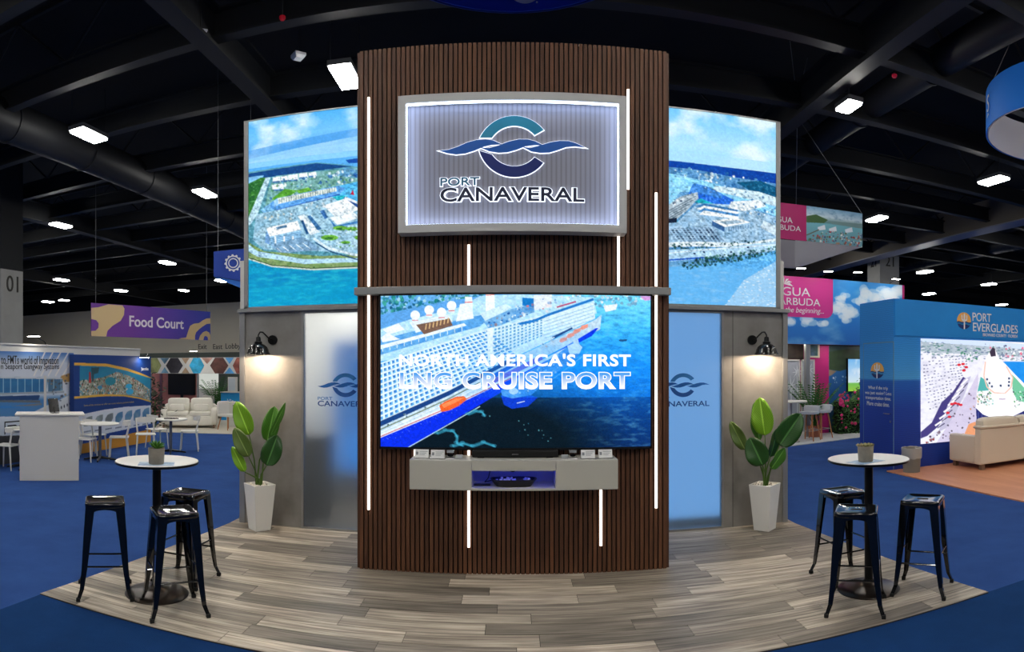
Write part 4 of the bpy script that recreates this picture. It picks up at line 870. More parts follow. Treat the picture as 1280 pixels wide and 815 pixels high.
def planter(i):
    px, py = (324.5, 663) if i == 0 else (956, 662); g = G(px, py); d = 7.2; g = P(px, YH, d)
    lb = ('white tapered pot with upright broad-leaved plant by the left door', 'white tapered pot with upright broad-leaved plant by the right door')[i]
    o = thing('potted_plant', lb, 'potted plant', (g.x, g.y, FZ), 0, 'tall potted plants')
    rz = math.radians(-(px - 640) / F * 57.3 + (28 if i == 0 else -26))
    R_ = Matrix.Rotation(rz, 4, 'Z')
    def ring(h, z): return [R_ @ Vector((a * h, b_ * h, z)) for a, b_ in ((-1, -1), (1, -1), (1, 1), (-1, 1))]
    mb = MB(); rs = [ring(.094, 0), ring(.136, .52), ring(.122, .52), ring(.118, .46)]
    for r in rs: mb.v += [tuple(q) for q in r]
    mb.f = [(k * 4 + j, k * 4 + (j + 1) % 4, (k + 1) * 4 + (j + 1) % 4, (k + 1) * 4 + j) for k in range(3) for j in range(4)] + [(3, 2, 1, 0), (12, 13, 14, 15)]
    mb.build('pot', M_plaster, o, bevel=.004)
    pm = MB().ball((0, 0, 0), (.018, .014, .011), 7, 5).mesh('pebble', mat('white_pebble', (226, 220, 208), .6, vary=.1), True)
    rr = random.Random(i)
    for k in range(60):
        q = R_ @ Vector((rr.uniform(-.11, .11), rr.uniform(-.11, .11), .478 + rr.uniform(0, .035))); b = put('pebble', pm, o); b.location = q; b.rotation_euler = (rr.uniform(0, 1), rr.uniform(0, 1), rr.uniform(0, 3))
    d0 = d - .06
    LV = [((311.5, 544), (295, 502), 21, 0, .02, 0), ((311, 571), (293, 535), 18, 1, -.05, 0), ((306, 590), (290, 558.5), 12, 0, .0, 0), ((334, 552), (343.5, 508), 20, 3, .1, 0), ((337, 546), (358, 503), 8, 3, -.12, 1), ((333, 582), (347, 544), 23, 2, -.16, 0)] if i == 0 else \
         [((956, 544.5), (949.5, 497), 25, 0, .05, 0), ((949, 551), (942.5, 503), 14, 3, .1, 1), ((931.5, 562.5), (913, 527), 15, 1, .0, 0), ((953.5, 582), (937, 547), 26, 2, -.12, 0), ((974, 557), (1001.5, 517), 27, 2, -.1, 0), ((963, 571), (973, 535), 15, 2, .06, 1), ((964, 586), (982, 560), 15, 3, -.14, 1)]
    base = Vector((g.x, g.y, FZ + .49))
    for (bx, by), (tx, ty), wpx, mi, dd, edge in LV:
        b0 = P(bx, by, d0 + dd); t0 = P(tx, ty, d0 + dd * .9)
        face = Vector((-g.x, -g.y, .25)).normalized()
        if edge: face = face + Vector((.6 if tx > bx else -.6, 0, 0))
        off = Vector((g.x, g.y, FZ))
        st = base + Vector((rr.uniform(-.03, .03), rr.uniform(-.03, .03), -.02)); mid = st.lerp(b0, .5) + Vector(((st.x - b0.x) * .22, 0, .03))
        s_ = MB().tube([st - off, (st.lerp(mid, .5) + Vector((0, 0, .01))) - off, mid - off, mid.lerp(b0, .55) - off, b0 - off], [.012, .010, .008, .007, .005], 7).build('stem', M_stem, o, True)
        leaf(s_, b0 - off, t0 - off, wpx / F * d0 * 1.08, ML[mi], face)
    MB().tube([base - Vector((g.x, g.y, FZ)) - Vector((0, 0, .02)), base - Vector((g.x, g.y, FZ)) + Vector((0, 0, .09))], [.026, .016], 8).build('stem', M_stem, o, True)
planter(0); planter(1)

# ================================================================== BAR TABLES AND STOOLS
def stool():
    o = thing('bar_stool', '', 'stool')
    h, s = .762, .158
    prof = []
    for r_, z in ((s - .004, h - .042), (s + .003, h - .03), (s + .003, h - .008), (s - .004, h), (s - .014, h), (s - .03, h - .006), (.06, h - .009), (.002, h - .009)):
        c = min(.03, r_ * .5); ring = []
        for qx, qy, a0 in ((1, 1, 0), (-1, 1, 90), (-1, -1, 180), (1, -1, 270)):
            for k in range(4):
                a = math.radians(a0 + k * 30); ring.append((qx * (r_ - c) + c * math.cos(a), qy * (r_ - c) + c * math.sin(a), z))
        prof.append(ring)
    mb = MB(); n = 16
    for r in prof: mb.v += r
    mb.f = [(i * n + k, i * n + (k + 1) % n, (i + 1) * n + (k + 1) % n, (i + 1) * n + k) for i in range(len(prof) - 1) for k in range(n)]
    st = mb.build('seat', M_black, o, True)
    MB().box(-.045, .045, -.016, .016, h - .0095, h - .0065).build('hand_slot', M_rubber, st, bevel=.002)
    mb = MB()
    for a in range(4):
        R_ = Matrix.Rotation(a * PI / 2, 4, 'Z')
        pts = [(-s + .006, -.001, h - .03), (s - .006, -.001, h - .03), (s - .012, -.001, h - .075)] + [((s - .06) * math.cos(PI * k / 8), -.001, h - .085 + .03 * math.sin(PI * k / 8)) for k in range(9)] + [(-s + .012, -.001, h - .075)]
        f = [R_ @ (Vector((x, -s + .004, z))) for x, y_, z in pts]; bk = [R_ @ (Vector((x, -s + .008, z))) for x, y_, z in pts]; k = len(f)
        mb.add(f + bk, [tuple(range(k)), tuple(range(k, 2 * k))[::-1]] + [(i, (i + 1) % k, k + (i + 1) % k, k + i) for i in range(k)])
    mb.build('apron', M_black, o)
    ft = .213
    for qx, qy in ((1, 1), (-1, 1), (-1, -1), (1, -1)):
        mb = MB(); secs = []
        for z, r_, wd in ((h - .03, s - .002, .075), (.5, s + .014, .062), (.25, s + .028, .046), (.09, s + .042, .034), (.012, ft + .012, .028)):
            t_ = .006; c = r_
            # angle section: two flat flanges meeting at the outer corner
            ring = [(c, c), (c - wd, c), (c - wd, c - t_), (c - t_ * 1.6, c - t_ * 1.6), (c - t_, c - wd), (c, c - wd)]
            secs.append([(qx * a, qy * b_, z) for a, b_ in ring])
        for r in secs: mb.v += r
        mb.f = [(i * 6 + k, i * 6 + (k + 1) % 6, (i + 1) * 6 + (k + 1) % 6, (i + 1) * 6 + k) for i in range(4) for k in range(6)] + [tuple(range(6)), tuple(24 + k for k in range(6))]
        lg = mb.build('leg', M_black, o)
        e = ft + .014; MB().box(min(qx * e, qx * (e - .032)), max(qx * e, qx * (e - .032)), min(qy * e, qy * (e - .032)), max(qy * e, qy * (e - .032)), 0, .03).build('rubber_foot', M_rubber, lg, bevel=.004)
    for z, ax in ((.262, 0), (.335, 1)):
        for sg_ in (-1, 1):
            r_ = s + .03 - z * .04; pts = [(-r_, sg_ * (r_ - .004), z), (r_, sg_ * (r_ - .004), z)]
            if ax: pts = [(b_, a, c) for a, b_, c in pts]
            MB().tube(pts, .0075, 8).build('stretcher', M_black, o, True)
    MB().tube([(-s + .01, -s + .01, h - .07), (0, 0, h - .05), (s - .01, s - .01, h - .07)], .007, 6).tube([(s - .01, -s + .01, h - .07), (0, 0, h - .05), (-s + .01, s - .01, h - .07)], .007, 6).build('cross_brace', M_black, o, True)
    return o
S = [(-3.107, 4.139, 37, 'black metal bar stool nearest the blue carpet at the left table'), (-2.708, 4.78, 0, 'black metal bar stool behind the left table, towards the wall lamp'), (-2.447, 4.13, 43.7, 'black metal bar stool in front of the left table, at the aisle'),
     (2.79, 4.82, 2, 'black metal bar stool behind the right table, towards the door'), (2.513, 4.142, -34.6, 'black metal bar stool in front of the right table, at the aisle'), (3.17, 4.17, -48.4, 'black metal bar stool on the outer right side of the right table')]
st0 = stool()
for i, (x, y_, a, lb) in enumerate(S):
    o = st0 if i == 0 else dup(st0); o.location = (x, y_, FZ); o.rotation_euler = (0, 0, math.radians(a)); o['label'] = lb; o['group'] = 'black metal bar stools'
M_tt = mat('white_table_top', (205, 203, 200), .35)
def bar_table(x, y_, lb):
    o = thing('bar_table', lb, 'table', (x, y_, FZ), 0, 'round bar tables'); h = 1.083
    MB().lathe([(.325, h - .024), (.34, h - .02), (.342, h - .004), (.336, h - .002)], 48).build('edge_band', M_blackm, o, True)
    MB().lathe([(.3365, h - .003), (.3365, h), (.335, h + .0005)], 48).build('table_top', M_tt, o, True)
    MB().lathe([(.1, h - .036), (.1, h - .024)], 20).lathe([(.036, .03), (.036, h - .036)], 20).build('column', M_blackm, o, True)
    MB().lathe([(.26, 0), (.262, .006), (.25, .016), (.2, .03), (.12, .043), (.06, .056), (.045, .075), (.038, .085)], 40).build('base', mat('worn_black_base', (30, 28, 28), .3, .75, noise=(7, (60, 48, 40))), o, True)
    return o
T1, T2 = (-2.742, 4.354), (2.813, 4.443)
bar_table(*T1, 'round white topped bar table on the left of the stand'); bar_table(*T2, 'round white topped bar table on the right of the stand')
ZT = FZ + 1.0838
M_pot = mat('grey_concrete_pot', (150, 142, 128), .85, noise=(9, (124, 116, 104)), bump=(40, .2))
def succulent(px, py, tb, i):
    d = math.hypot(*tb); g = atz(px, py, ZT)
    o = thing('succulent_pot', ('small concrete pot with spiky green succulent on the left bar table', 'small concrete pot with rosette succulents on the right bar table')[i], 'potted plant', (g.x, g.y, ZT + .002), 0, 'succulents on the bar tables')
    MB().lathe([(.056, 0), (.06, .006), (.066, .12), (.0665, .124), (.058, .124), (.056, .112)], 28, cap=True).build('pot', M_pot, o, True)
    MB().lathe([(.057, .104), (.03, .116), (.002, .118)], 20).build('soil', mat('dark_soil', (44, 32, 24), .95, bump=(90, .6)), o)
    ms = mat('succulent_green_%d' % i, ((74, 128, 30), (104, 112, 62))[i], .45, noise=(12, ((44, 92, 22), (140, 118, 84))[i]))
    rr = random.Random(4 + i)
    cl = [(0, 0, .03)] if i == 0 else [(-.034, -.02, .03), (.034, -.015, .034), (0, .03, .03), (.036, .03, .022), (-.038, .02, .022), (0, -.03, .03)]
    for cx_, cy_, cz_ in cl:
        for k in range(16 if i == 0 else 10):
            a = k * 2.4; el = .35 + (k / 16) * .95; L = (.085 if i == 0 else .042) * (1 - .2 * k / 16)
            b0 = Vector((cx_, cy_, .118)); t0 = b0 + Vector((math.cos(a) * math.cos(el), math.sin(a) * math.cos(el), math.sin(el))) * L
            MB().tube([b0, b0.lerp(t0, .45), b0.lerp(t0, .8), t0], [.004, .0095 if i == 0 else .009, .006, .001], 6).build('leaf', ms, o, True)
    c = g + Vector((0, 0, 0)); return g
g0 = succulent(195.5, 580, T1, 0); g1 = succulent(1082, 577, T2, 1)
M_leaflet = mat('blue_leaflet', (52, 98, 150), .5, noise=(9, (176, 196, 212)))
for (g, a, lb) in ((g0, .5, 'blue and white leaflet under the succulent on the left bar table'), (g1, .3, 'blue and white leaflet under the succulent on the right bar table')):
    tag(MB().box(-.14, .14, -.09, .09, 0, .0014).build('leaflet', M_leaflet), lb, 'leaflet').matrix_world = Matrix.Translation((g.x, g.y, ZT + .0004)) @ Matrix.Rotation(a, 4, 'Z')

# ================================================================== HANGING SIGNS
M_cable = mat('steel_cable', (120, 122, 126), .4, .6)
def ringsign(cx_, cy_, R, z0, z1, mo, mi, name, lb, n=64, a0=0, a1=360):
    o = thing(name, lb, 'sign', (cx_, cy_, z0)); H = z1 - z0
    for nm, r_, m in (('outer_fabric', R, mo), ('inner_fabric', R - .04, mi)):
        mb = MB(); vs = [(r_ * math.cos(2 * PI * k / n), r_ * math.sin(2 * PI * k / n), z) for z in (0, H) for k in range(n)]
        r2 = r_ - .012; vs += [(r2 * math.cos(2 * PI * k / n), r2 * math.sin(2 * PI * k / n), z) for z in (0, H) for k in range(n)]
        f = []
        for k in range(n):
            j = (k + 1) % n; f += [(k, j, n + j, n + k), (2 * n + j, 2 * n + k, 3 * n + k, 3 * n + j), (j, k, 2 * n + k, 2 * n + j), (n + k, n + j, 3 * n + j, 3 * n + k)]
        mb.add(vs, f); mb.build(nm, m, o, True)
    for k in range(3):
        a = 2 * PI * k / 3 + .5; MB().tube([(R * .97 * math.cos(a), R * .97 * math.sin(a), H), (R * .3 * math.cos(a), R * .3 * math.sin(a), 10.2 - z0)], .008, 5).build('cable', M_cable, o)
    return o
M_sb = mat('royal_blue_fabric', (20, 60, 190), .6); M_sb2 = mat('bright_blue_fabric', (14, 124, 228), .6); M_ws = mat('white_fabric', (215, 214, 220), .7)
nt = M_ws.node_tree; tl = nt.nodes.new('ShaderNodeBsdfTranslucent'); tl.inputs[0].default_value = (.8, .8, .82, 1); mxs = nt.nodes.new('ShaderNodeMixShader'); mxs.inputs[0].default_value = .5
nt.links.new(nt.nodes['Principled BSDF'].outputs[0], mxs.inputs[1]); nt.links.new(tl.outputs[0], mxs.inputs[2]); nt.links.new(mxs.outputs[0], nt.nodes['Material Output'].inputs[0])
KR = 1.4; zrg = ZC + 3.14 * KR; rg = ringsign(0.0, 4.5 * KR, 1.1 * KR, zrg, zrg + 1.1, mat('ring_sign_back', (20, 50, 140), .7), M_sb, 'ring_sign', 'royal blue hanging ring sign above the slatted tower, only its lower edge in view')
fr_ = Fr((0.0, 5.6 * KR - .07, zrg), (1, 0, 0)); mm = mat('white_print', (214, 216, 220), .6)
u0, v0 = fr_.uv(656, 5)
s_ = shape(rg, 'emblem_arc', [(u0 + a, v0 + .22 + b_) for a, b_ in arc(0, 0, .22, .22, 200, 340, 18) + arc(0, 0, .16, .16, 340, 200, 18)], mm, .004, .0); s_.matrix_local = Matrix.Translation((0, 1.1 * KR - .08, 0)) @ fr_.mat().to_3x3().to_4x4()
s_ = shape(rg, 'registered_mark', [(fr_.uv(671, 4)[0] + a, fr_.uv(671, 4)[1] + b_) for a, b_ in arc(0, 0, .012, .012, 0, 340, 12)], mm, .004, .0); s_.matrix_local = Matrix.Translation((0, 1.1 * KR - .09, 0)) @ fr_.mat().to_3x3().to_4x4()
p = P(1342, YH, 13.0); rr_ = ringsign(p.x, p.y, 1.8, 6.6, 7.42, M_sb2, M_ws, 'ring_sign', 'bright blue hanging ring sign with white inside at the right edge')
for body, py0, py1, wpx in (('S', 148, 128, 5.5), ('A', 154, 150, 3)):
    d = 12.75; q0 = P(1233.5, py0, d); q1 = P(1233.5 + wpx, py1, d)
    t = text(rr_, 'lettering', body, 0, 0, .18, q1.z - q0.z, mm, .004, 0)
    ang = math.atan2(q0.y - p.y, q0.x - p.x) ; ang = math.radians(math.degrees(math.atan2(-p.y, -p.x)) - 70)
    pos = Vector((1.815 * math.cos(ang), 1.815 * math.sin(ang), q0.z - 6.6)); uu = Vector((-math.sin(ang), math.cos(ang), 0))
    t.matrix_local = Fr(pos, uu).mat()

# purple food court banner
pl_, pr_ = P(114, YH, 22), P(263, YH, 25.5); fb_ = Fr((pl_.x, pl_.y, 2.96), (pr_.x - pl_.x, pr_.y - pl_.y, 0)); BW = math.hypot(pr_.x - pl_.x, pr_.y - pl_.y); BH = 1.16
bn = thing('hanging_banner', 'purple food court banner with beige blobs hanging before the beige wall', 'banner', M=fb_.mat())
m_b = mat('purple_fabric', (96, 52, 138), .6); nt = m_b.node_tree; tcn = nt.nodes.new('ShaderNodeTexCoord'); sp_ = nt.nodes.new('ShaderNodeSeparateXYZ'); mr_ = nt.nodes.new('ShaderNodeMapRange'); rp = nt.nodes.new('ShaderNodeValToRGB')
nt.links.new(tcn.outputs['Object'], sp_.inputs[0]); nt.links.new(sp_.outputs['X'], mr_.inputs[0]); mr_.inputs['From Max'].default_value = BW; nt.links.new(mr_.outputs[0], rp.inputs[0]); rp.color_ramp.elements[0].position = .3; rp.color_ramp.elements[0].color = (*lin((106, 56, 146)), 1); rp.color_ramp.elements[1].color = (*lin((48, 66, 166)), 1); nt.links.new(rp.outputs[0], nt.nodes['Principled BSDF'].inputs['Base Color'])
MB().box(0, BW, 0, BH, -.03, 0).build('cloth', m_b, bn)
M_be = mat('beige_print', (202, 176, 132), .6)
sc = lambda pts: [(a / 953 * BW, (263 - b_) / 263 * BH) for a, b_ in pts]     # artwork units of the banner
shape(bn, 'blob', sc([(0, 40), (50, 32), (100, 12), (120, 4), (225, 4), (238, 30), (235, 80), (210, 130), (150, 175), (115, 215), (105, 262), (0, 262), (0, 222), (30, 220), (50, 195), (52, 160), (35, 135), (0, 128)]), M_be, .004)
shape(bn, 'blob', sc([(670, 262), (690, 252), (735, 245), (755, 180), (770, 140), (800, 120), (850, 110), (880, 85), (915, 65), (952, 60), (952, 108), (915, 115), (880, 140), (850, 165), (822, 195), (812, 225), (812, 262)]), M_be, .004)
shape(bn, 'blob', sc([(845, 262), (860, 220), (885, 190), (915, 178), (940, 190), (952, 215), (952, 262), (930, 262), (928, 235), (910, 222), (895, 230), (887, 262)]), M_be, .004)
x0, y0 = sc([(275, 178)])[0]; x1, y1 = sc([(712, 105)])[0]; text(bn, 'lettering', 'Food Court', x0, y0 + .02, x1, y1 + .1, mat('pale_lettering', (222, 214, 226), .6), .01, .003, bold=.015)
for x in (.2, BW - .2): MB().tube([(x, BH, -.015), (x, 7.2, -.015)], .008, 5).build('cable', M_cable, bn)

# blue gear sign beside the left light box
fg = Fr(P(267, 345, 14.5), (.93, .36, 0)); gs = thing('hanging_sign', 'small blue hanging sign with white gear emblem beside the left light box', 'sign', M=fg.mat())
MB().prism([(0, 0), (.95, -.18), (.95, .64), (0, .56)], -.05, 0).build('sign_face', mat('gear_sign_blue', (14, 56, 150), .6), gs)
MB().prism([(0, -.01), (.95, -.19), (.95, -.42), (.02, -.02)], -.06, -.02).build('lower_fold', mat('gear_sign_light', (36, 104, 196), .6), gs)
shape(gs, 'gear', [(.45 + r_ * math.cos(a), .29 + r_ * math.sin(a)) for k in range(24) for r_, a in ((.17 if k % 2 else .2, 2 * PI * k / 24), (.17 if k % 2 else .2, 2 * PI * (k + .6) / 24))], mm, .004, .002, holes=[arc(.45, .29, .145, .145, 0, 345, 23)])
shape(gs, 'gear_ring', arc(.45, .29, .115, .115, 0, 345, 23), mm, .004, .002, holes=[arc(.45, .29, .09, .09, 0, 345, 23)])
for x in (.1, .85): MB().tube([(x, .58, -.025), (x, 5.0, -.025)], .006, 5).build('cable', M_cable, gs)

# ================================================================== LEFT NEIGHBOURS
LX = -8.75
fl_ = Fr((LX, 0, 0), (0, 1, 0))              # wall along Y, read towards +Y
def luv(px, py): return fl_.uv(px, py)
ya, yb, ym = luv(-60, 450)[0], luv(175, 450)[0], luv(92, 450)[0]
fw_ = thing('exhibit_wall', 'white exhibit wall with gangway photograph and black lettering, far left', 'exhibit wall', M=fl_.mat())
ZW = 2.33
MB().box(ya, yb, 0, ZW, -.1, 0).build('wall_panel', M_plaster, fw_)
MB().box(ya, yb, ZW - .03, ZW, -.1, .03).build('top_cap', M_plaster, fw_)
def paint_fmt():
    u0, u1 = ya, ym; zt = luv(46, 440)[1]
    c = Canvas(fl_, u0, .0, u1, zt, 260, 170); n2 = fbm(170, 260, 12, 20, 3, 51)
    c.rows([(0, (70, 120, 190)), (.1, (196, 202, 214)), (.4, (190, 200, 214)), (.45, (60, 120, 180)), (1, (90, 120, 150))])
    c.poly([(-60, 432), (40, 432), (38, 440), (-60, 437)], (50, 96, 170))
    c.poly([(-60, 470), (60, 472), (58, 490), (-60, 492)], (26, 88, 140), tex=(n2, (50, 130, 180))); c.poly([(60, 472), (78, 474), (78, 488), (60, 490)], (70, 110, 140))
    for x in range(-50, 80, 9): c.line([(x, 473), (x, 491)], .8, (160, 196, 214))
    c.line([(-60, 471), (80, 473)], 2, (188, 194, 204)); c.line([(-60, 494), (80, 490)], 2.5, (150, 160, 170)); c.line([(-60, 500), (50, 502)], 3, (90, 96, 104)); c.line([(-60, 516), (52, 505)], 2.5, (110, 116, 124))
    c.poly([(-60, 496), (50, 494), (48, 500), (-60, 500)], (14, 60, 110)); c.poly([(-60, 506), (40, 508), (-60, 516)], (40, 120, 190))
    c.poly([(60, 506), (95, 490), (95, 560), (40, 560), (32, 520)], (206, 210, 216), tex=(n2, (180, 186, 196)))
    for k in range(6): c.disc(73 + k * 3.6, 511 - k * 1.6, .9, 2, (40, 50, 70))
    for k in range(5): c.line([(42 + k * 9, 470), (58 + k * 10, 436)], 1.6, (225, 220, 214)); c.line([(56, 470), (56, 515)], 3, (200, 196, 190))
    c.poly([(76, 470), (94, 464), (94, 476), (80, 478)], (180, 140, 80)); c.speckle([(60, 476), (94, 464), (94, 500), (62, 505)], 60, 2, [(90, 80, 70), (150, 130, 110), (60, 70, 90)], 3)
    c.poly([(-60, 522), (30, 520), (30, 545), (-60, 545)], (190, 200, 214)); c.poly([(-60, 546), (95, 542), (95, 640), (-60, 640)], (52, 54, 58), tex=(n2, (40, 42, 46)))
    c.build('photo_print', picmat('matte_print'), fw_, .004)
paint_fmt()
M_lt = mat('black_lettering', (26, 28, 34), .6)
for body, a, b_ in (('to FMTs world of Innovation', (1, 453), (73, 446)), ('n Seaport Gangway Systems', (1, 461.5), (73.5, 455.5))):
    (x0, y0), (x1, y1) = luv(*a), luv(*b_); zz = luv(36, b_[1])[1]; z0_ = luv(36, a[1])[1]
    text(fw_, 'lettering', body, x0, z0_ - .035, x1, zz + .02, M_lt, .003, .006, bold=.004)
(x0, y0), (x1, y1) = luv(9, 539), luv(38, 529); t_ = text(fw_, 'logo_lettering', 'FMT', x0, y0, x1, y1, M_lt, .003, .006, bold=.05)
MB().box(x0 - .08, x1 + .08, y1 + .05, y1 + .075, .005, .008).box(x0 - .08, x0 - .055, y0 - .06, y1 + .05, .005, .008).build('logo_box', M_lt, fw_)

# blue resort pop-up wall
JX = -8.6; fj = Fr((JX, 0, 0), (0, 1, 0)); j0, j1 = fj.uv(92.5, 450)[0], fj.uv(188.5, 450)[0]; JZ = 2.14
jw = thing('exhibit_wall', 'navy exhibit wall with resort aerial photo between two yellow curves', 'exhibit wall', M=fj.mat())
MB().box(j0, j1, .0, JZ, -.12, -.001).build('wall_panel', mat('navy_board', (16, 52, 116), .6), jw)
def paint_j():
    c = Canvas(fj, j0, .0, j1, JZ, 230, 200); c.local = True; n2 = fbm(200, 230, 14, 14, 4, 61); W_, H_ = j1 - j0, JZ
    q = lambda a, b_: (j0 + (a - 50) / 715 * W_, H_ - (b_ - 92) / 895 * H_)          # crop units, 895 tall = full wall
    pp = lambda pts: [q(*r) for r in pts]
    c.fill((12, 56, 126))
    c.poly(pp([(95, 190), (330, 200), (520, 230), (650, 275), (762, 320), (762, 560), (640, 510), (480, 475), (300, 460), (95, 468)]), (24, 118, 160), tex=(n2, (40, 140, 170)))
    c.poly(pp([(95, 330), (300, 300), (420, 250), (560, 300), (640, 350), (755, 440), (755, 555), (640, 505), (480, 472), (95, 465)]), (116, 120, 100), tex=(n2, (190, 190, 176)))
    reg = pp([(95, 330), (300, 300), (420, 250), (560, 300), (640, 350), (755, 440), (755, 550), (640, 500), (480, 470), (95, 460)])
    c.speckle(reg, 1300, .028, [(40, 70, 50), (210, 205, 196), (160, 70, 60), (70, 90, 70), (60, 150, 180), (230, 228, 220)], 5)
    for x, y_, r_, col in ((360, 340, 50, (30, 130, 150)), (535, 395, 32, (50, 170, 215)), (545, 450, 38, (60, 170, 215)), (265, 395, 22, (60, 140, 180))):
        a = q(x, y_); c.disc(a[0], a[1], r_ / 715 * W_, r_ / 895 * H_ * .8, col)
    c.poly(pp([(172, 250), (186, 250), (190, 350), (170, 350)]), (196, 50, 50)); c.poly(pp([(190, 210), (260, 205), (250, 260), (215, 270), (210, 340), (196, 340)]), (40, 80, 90))
    c.poly(pp([(50, 165), (330, 172), (520, 215), (650, 262), (765, 312), (765, 322), (640, 282), (510, 240), (330, 200), (50, 190)]), (222, 168, 64))
    c.poly(pp([(50, 468), (300, 460), (480, 475), (640, 512), (765, 558), (765, 574), (640, 528), (480, 492), (300, 480), (50, 488)]), (222, 168, 64))
    c.poly(pp([(50, 640), (300, 608), (500, 598), (765, 605), (765, 860), (50, 900)]), (208, 214, 226)); c.poly(pp([(50, 860), (765, 800), (765, 990), (50, 990)]), (16, 60, 140)); c.poly(pp([(50, 905), (765, 855), (765, 990), (50, 990)]), (206, 144, 50))
    for k in range(7):
        x = 128 + k * 92 - (k > 4) * 6; t = 660 - k * 5; b_ = 745
        pl = [(x, b_), (x, t + 45), (x + 20, t + 10), (x + 45, t), (x + 72, t - 4), (x + 72, b_ - 50), (x + 55, b_ - 15), (x + 30, b_)]
        c.poly(pp(pl), (46, 110, 170) if k > 2 else (96, 100, 104), tex=(n2, (150, 170, 180)))
        c.poly(pp([(x, b_ + 45), (x + 60, b_ + 40), (x + 60, b_ + 52), (x, b_ + 57)]), (120, 130, 150))
    c.build('photo_print', picmat('matte_print'), jw, .002)
    return q
q = paint_j()
(x0, y0), (x1, y1) = q(658, 248), q(738, 206); text(jw, 'lettering', 'Jacobs', x0, y0, x1, y1, mm, .003, .004, bold=.02)
(x0, y0), (x1, y1) = q(128, 568), q(585, 545); text(jw, 'lettering', 'Some of the services we offer our cruise industry partners include', x0, y0, x1, y1, mat('gold_lettering', (170, 150, 110), .6), .003, .004)
for y_ in (j0 + .1, j1 - .1): MB().box(y_ - .05, y_ + .05, 0, .03, -.3, -.1).build('foot', M_blackm, jw)

# arm spotlights on top of the walls
M_spot = emat('spot_face', (255, 250, 240), 36)
def armlight(px, py, base, lb):
    base = Vector(base); d = math.hypot(base.x, base.y) - .45; h = P(px, py, d); o = thing('arm_spotlight', lb, 'spotlight', base); r = h - base
    MB().tube([(0, 0, -.02), (0, 0, .04), (r.x * .15, r.y * .15, max(.06, r.z * .5)), r], .009, 6).build('arm', M_blackm, o, True)
    D_ = Matrix.Translation(r) @ Matrix.Rotation(math.atan2(r.y, r.x), 4, 'Z')
    MB().box(-.05, .1, -.11, .11, 0, .03, D_).build('head', M_blackm, o, bevel=.004); MB().box(-.045, .095, -.105, .105, -.006, 0, D_).build('lens', M_spot, o)
armlight(43, 420.5, (LX - .03, luv(58, 430)[0], ZW), 'arm spotlight standing on the far left white exhibit wall')
armlight(181, 447, (JX - .02, fj.uv(189, 450)[0] - .1, JZ), 'arm spotlight on the right end of the navy resort wall')

# counter with tablet
gc = G(61.5, 601); dcn = math.hypot(gc.x, gc.y); ang = math.atan2(gc.x, gc.y)
ct = thing('counter', 'plain white reception counter on the blue carpet at the left', 'counter', (gc.x, gc.y, 0), -ang)
hw = 37 / F * dcn
MB().box(-hw, hw, 0, .48, 0, 1.06).build('body', mat('counter_grey_white', (196, 194, 190), .5), ct, bevel=.004)
MB().box(-hw - .08, hw + .1, -.02, .52, 1.06, 1.1).build('counter_top', M_white, ct, bevel=.012)
tb = thing('tablet_stand', 'small black tablet on a stand on top of the white counter', 'tablet', ct.matrix_basis @ Vector((.09, .14, 1.1)), -ang + .5)
tb.location = Matrix.Translation((gc.x, gc.y, 0)) @ Matrix.Rotation(-ang, 4, 'Z') @ Vector((.09, .14, 1.1))
MB().box(-.06, .06, -.05, .05, 0, .012).build('foot', M_blackm, tb); MB().tube([(0, 0, .01), (0, .02, .1)], .012, 8).build('post', M_blackm, tb, True); MB().box(-.095, .095, -.008, .008, .02, .25, Matrix.Rotation(-.25, 4, 'X')).build('screen', mat('tablet_glass', (24, 24, 27), .2), tb, bevel=.004)

# white tables and chairs
M_wp = mat('white_plastic_chair', (214, 212, 206), .45)
def chair():
    o = thing('plastic_chair', '', 'chair'); h = .45
    pts = [(-.2, -.2), (.2, -.2), (.22, -.1), (.2, .2), (-.2, .2), (-.22, -.1)]
    MB().prism(pts, h - .02, h).build('seat', M_wp, o, bevel=.012)
    for sx in (-1, 1):
        MB().tube([(sx * .17, -.17, h - .01), (sx * .2, -.2, 0)], [.018, .012], 8).build('leg', M_wp, o, True)
        MB().tube([(sx * .2, .2, 0), (sx * .17, .15, h), (sx * .19, .19, .62), (sx * .2, .22, .72)], [.012, .019, .017, .016], 8).build('leg', M_wp, o, True)
    mb = MB(); n = 12; vs = []
    for k in range(n + 1):
        a = -1.25 + 2.5 * k / n; x = .24 * math.sin(a); y_ = .02 + .22 * math.cos(a); hh = .075 * math.cos(a * .75)
        vs += [(x, y_, .74 - hh), (x, y_, .74 + hh * .6), (x * .93, y_ - .016, .74 + hh * .6), (x * .93, y_ - .016, .74 - hh)]
    mb.add(vs, [(k * 4 + j, k * 4 + (j + 1) % 4, k * 4 + 4 + (j + 1) % 4, k * 4 + 4 + j) for k in range(n) for j in range(4)] + [(0, 1, 2, 3), (n * 4, n * 4 + 1, n * 4 + 2, n * 4 + 3)]); mb.build('backrest', M_wp, o, True)
    return o
CH = [(106, 580, 1.9, 'white plastic chair right beside the white counter'), (117, 573, 2.9, 'white plastic chair behind the nearer white cafe table'), (149, 577, -1.0, 'white plastic chair right of the nearer white cafe table, back to the viewer'), (182, 572, .6, 'white plastic chair between the two white cafe tables'),
      (196, 564, 2.6, 'white plastic chair behind the tablet on the farther cafe table'), (237, 567, -1.1, 'white plastic chair right of the farther cafe table'), (9, 590, -1.3, 'white plastic chair cut by the left picture edge')]
c0 = chair()
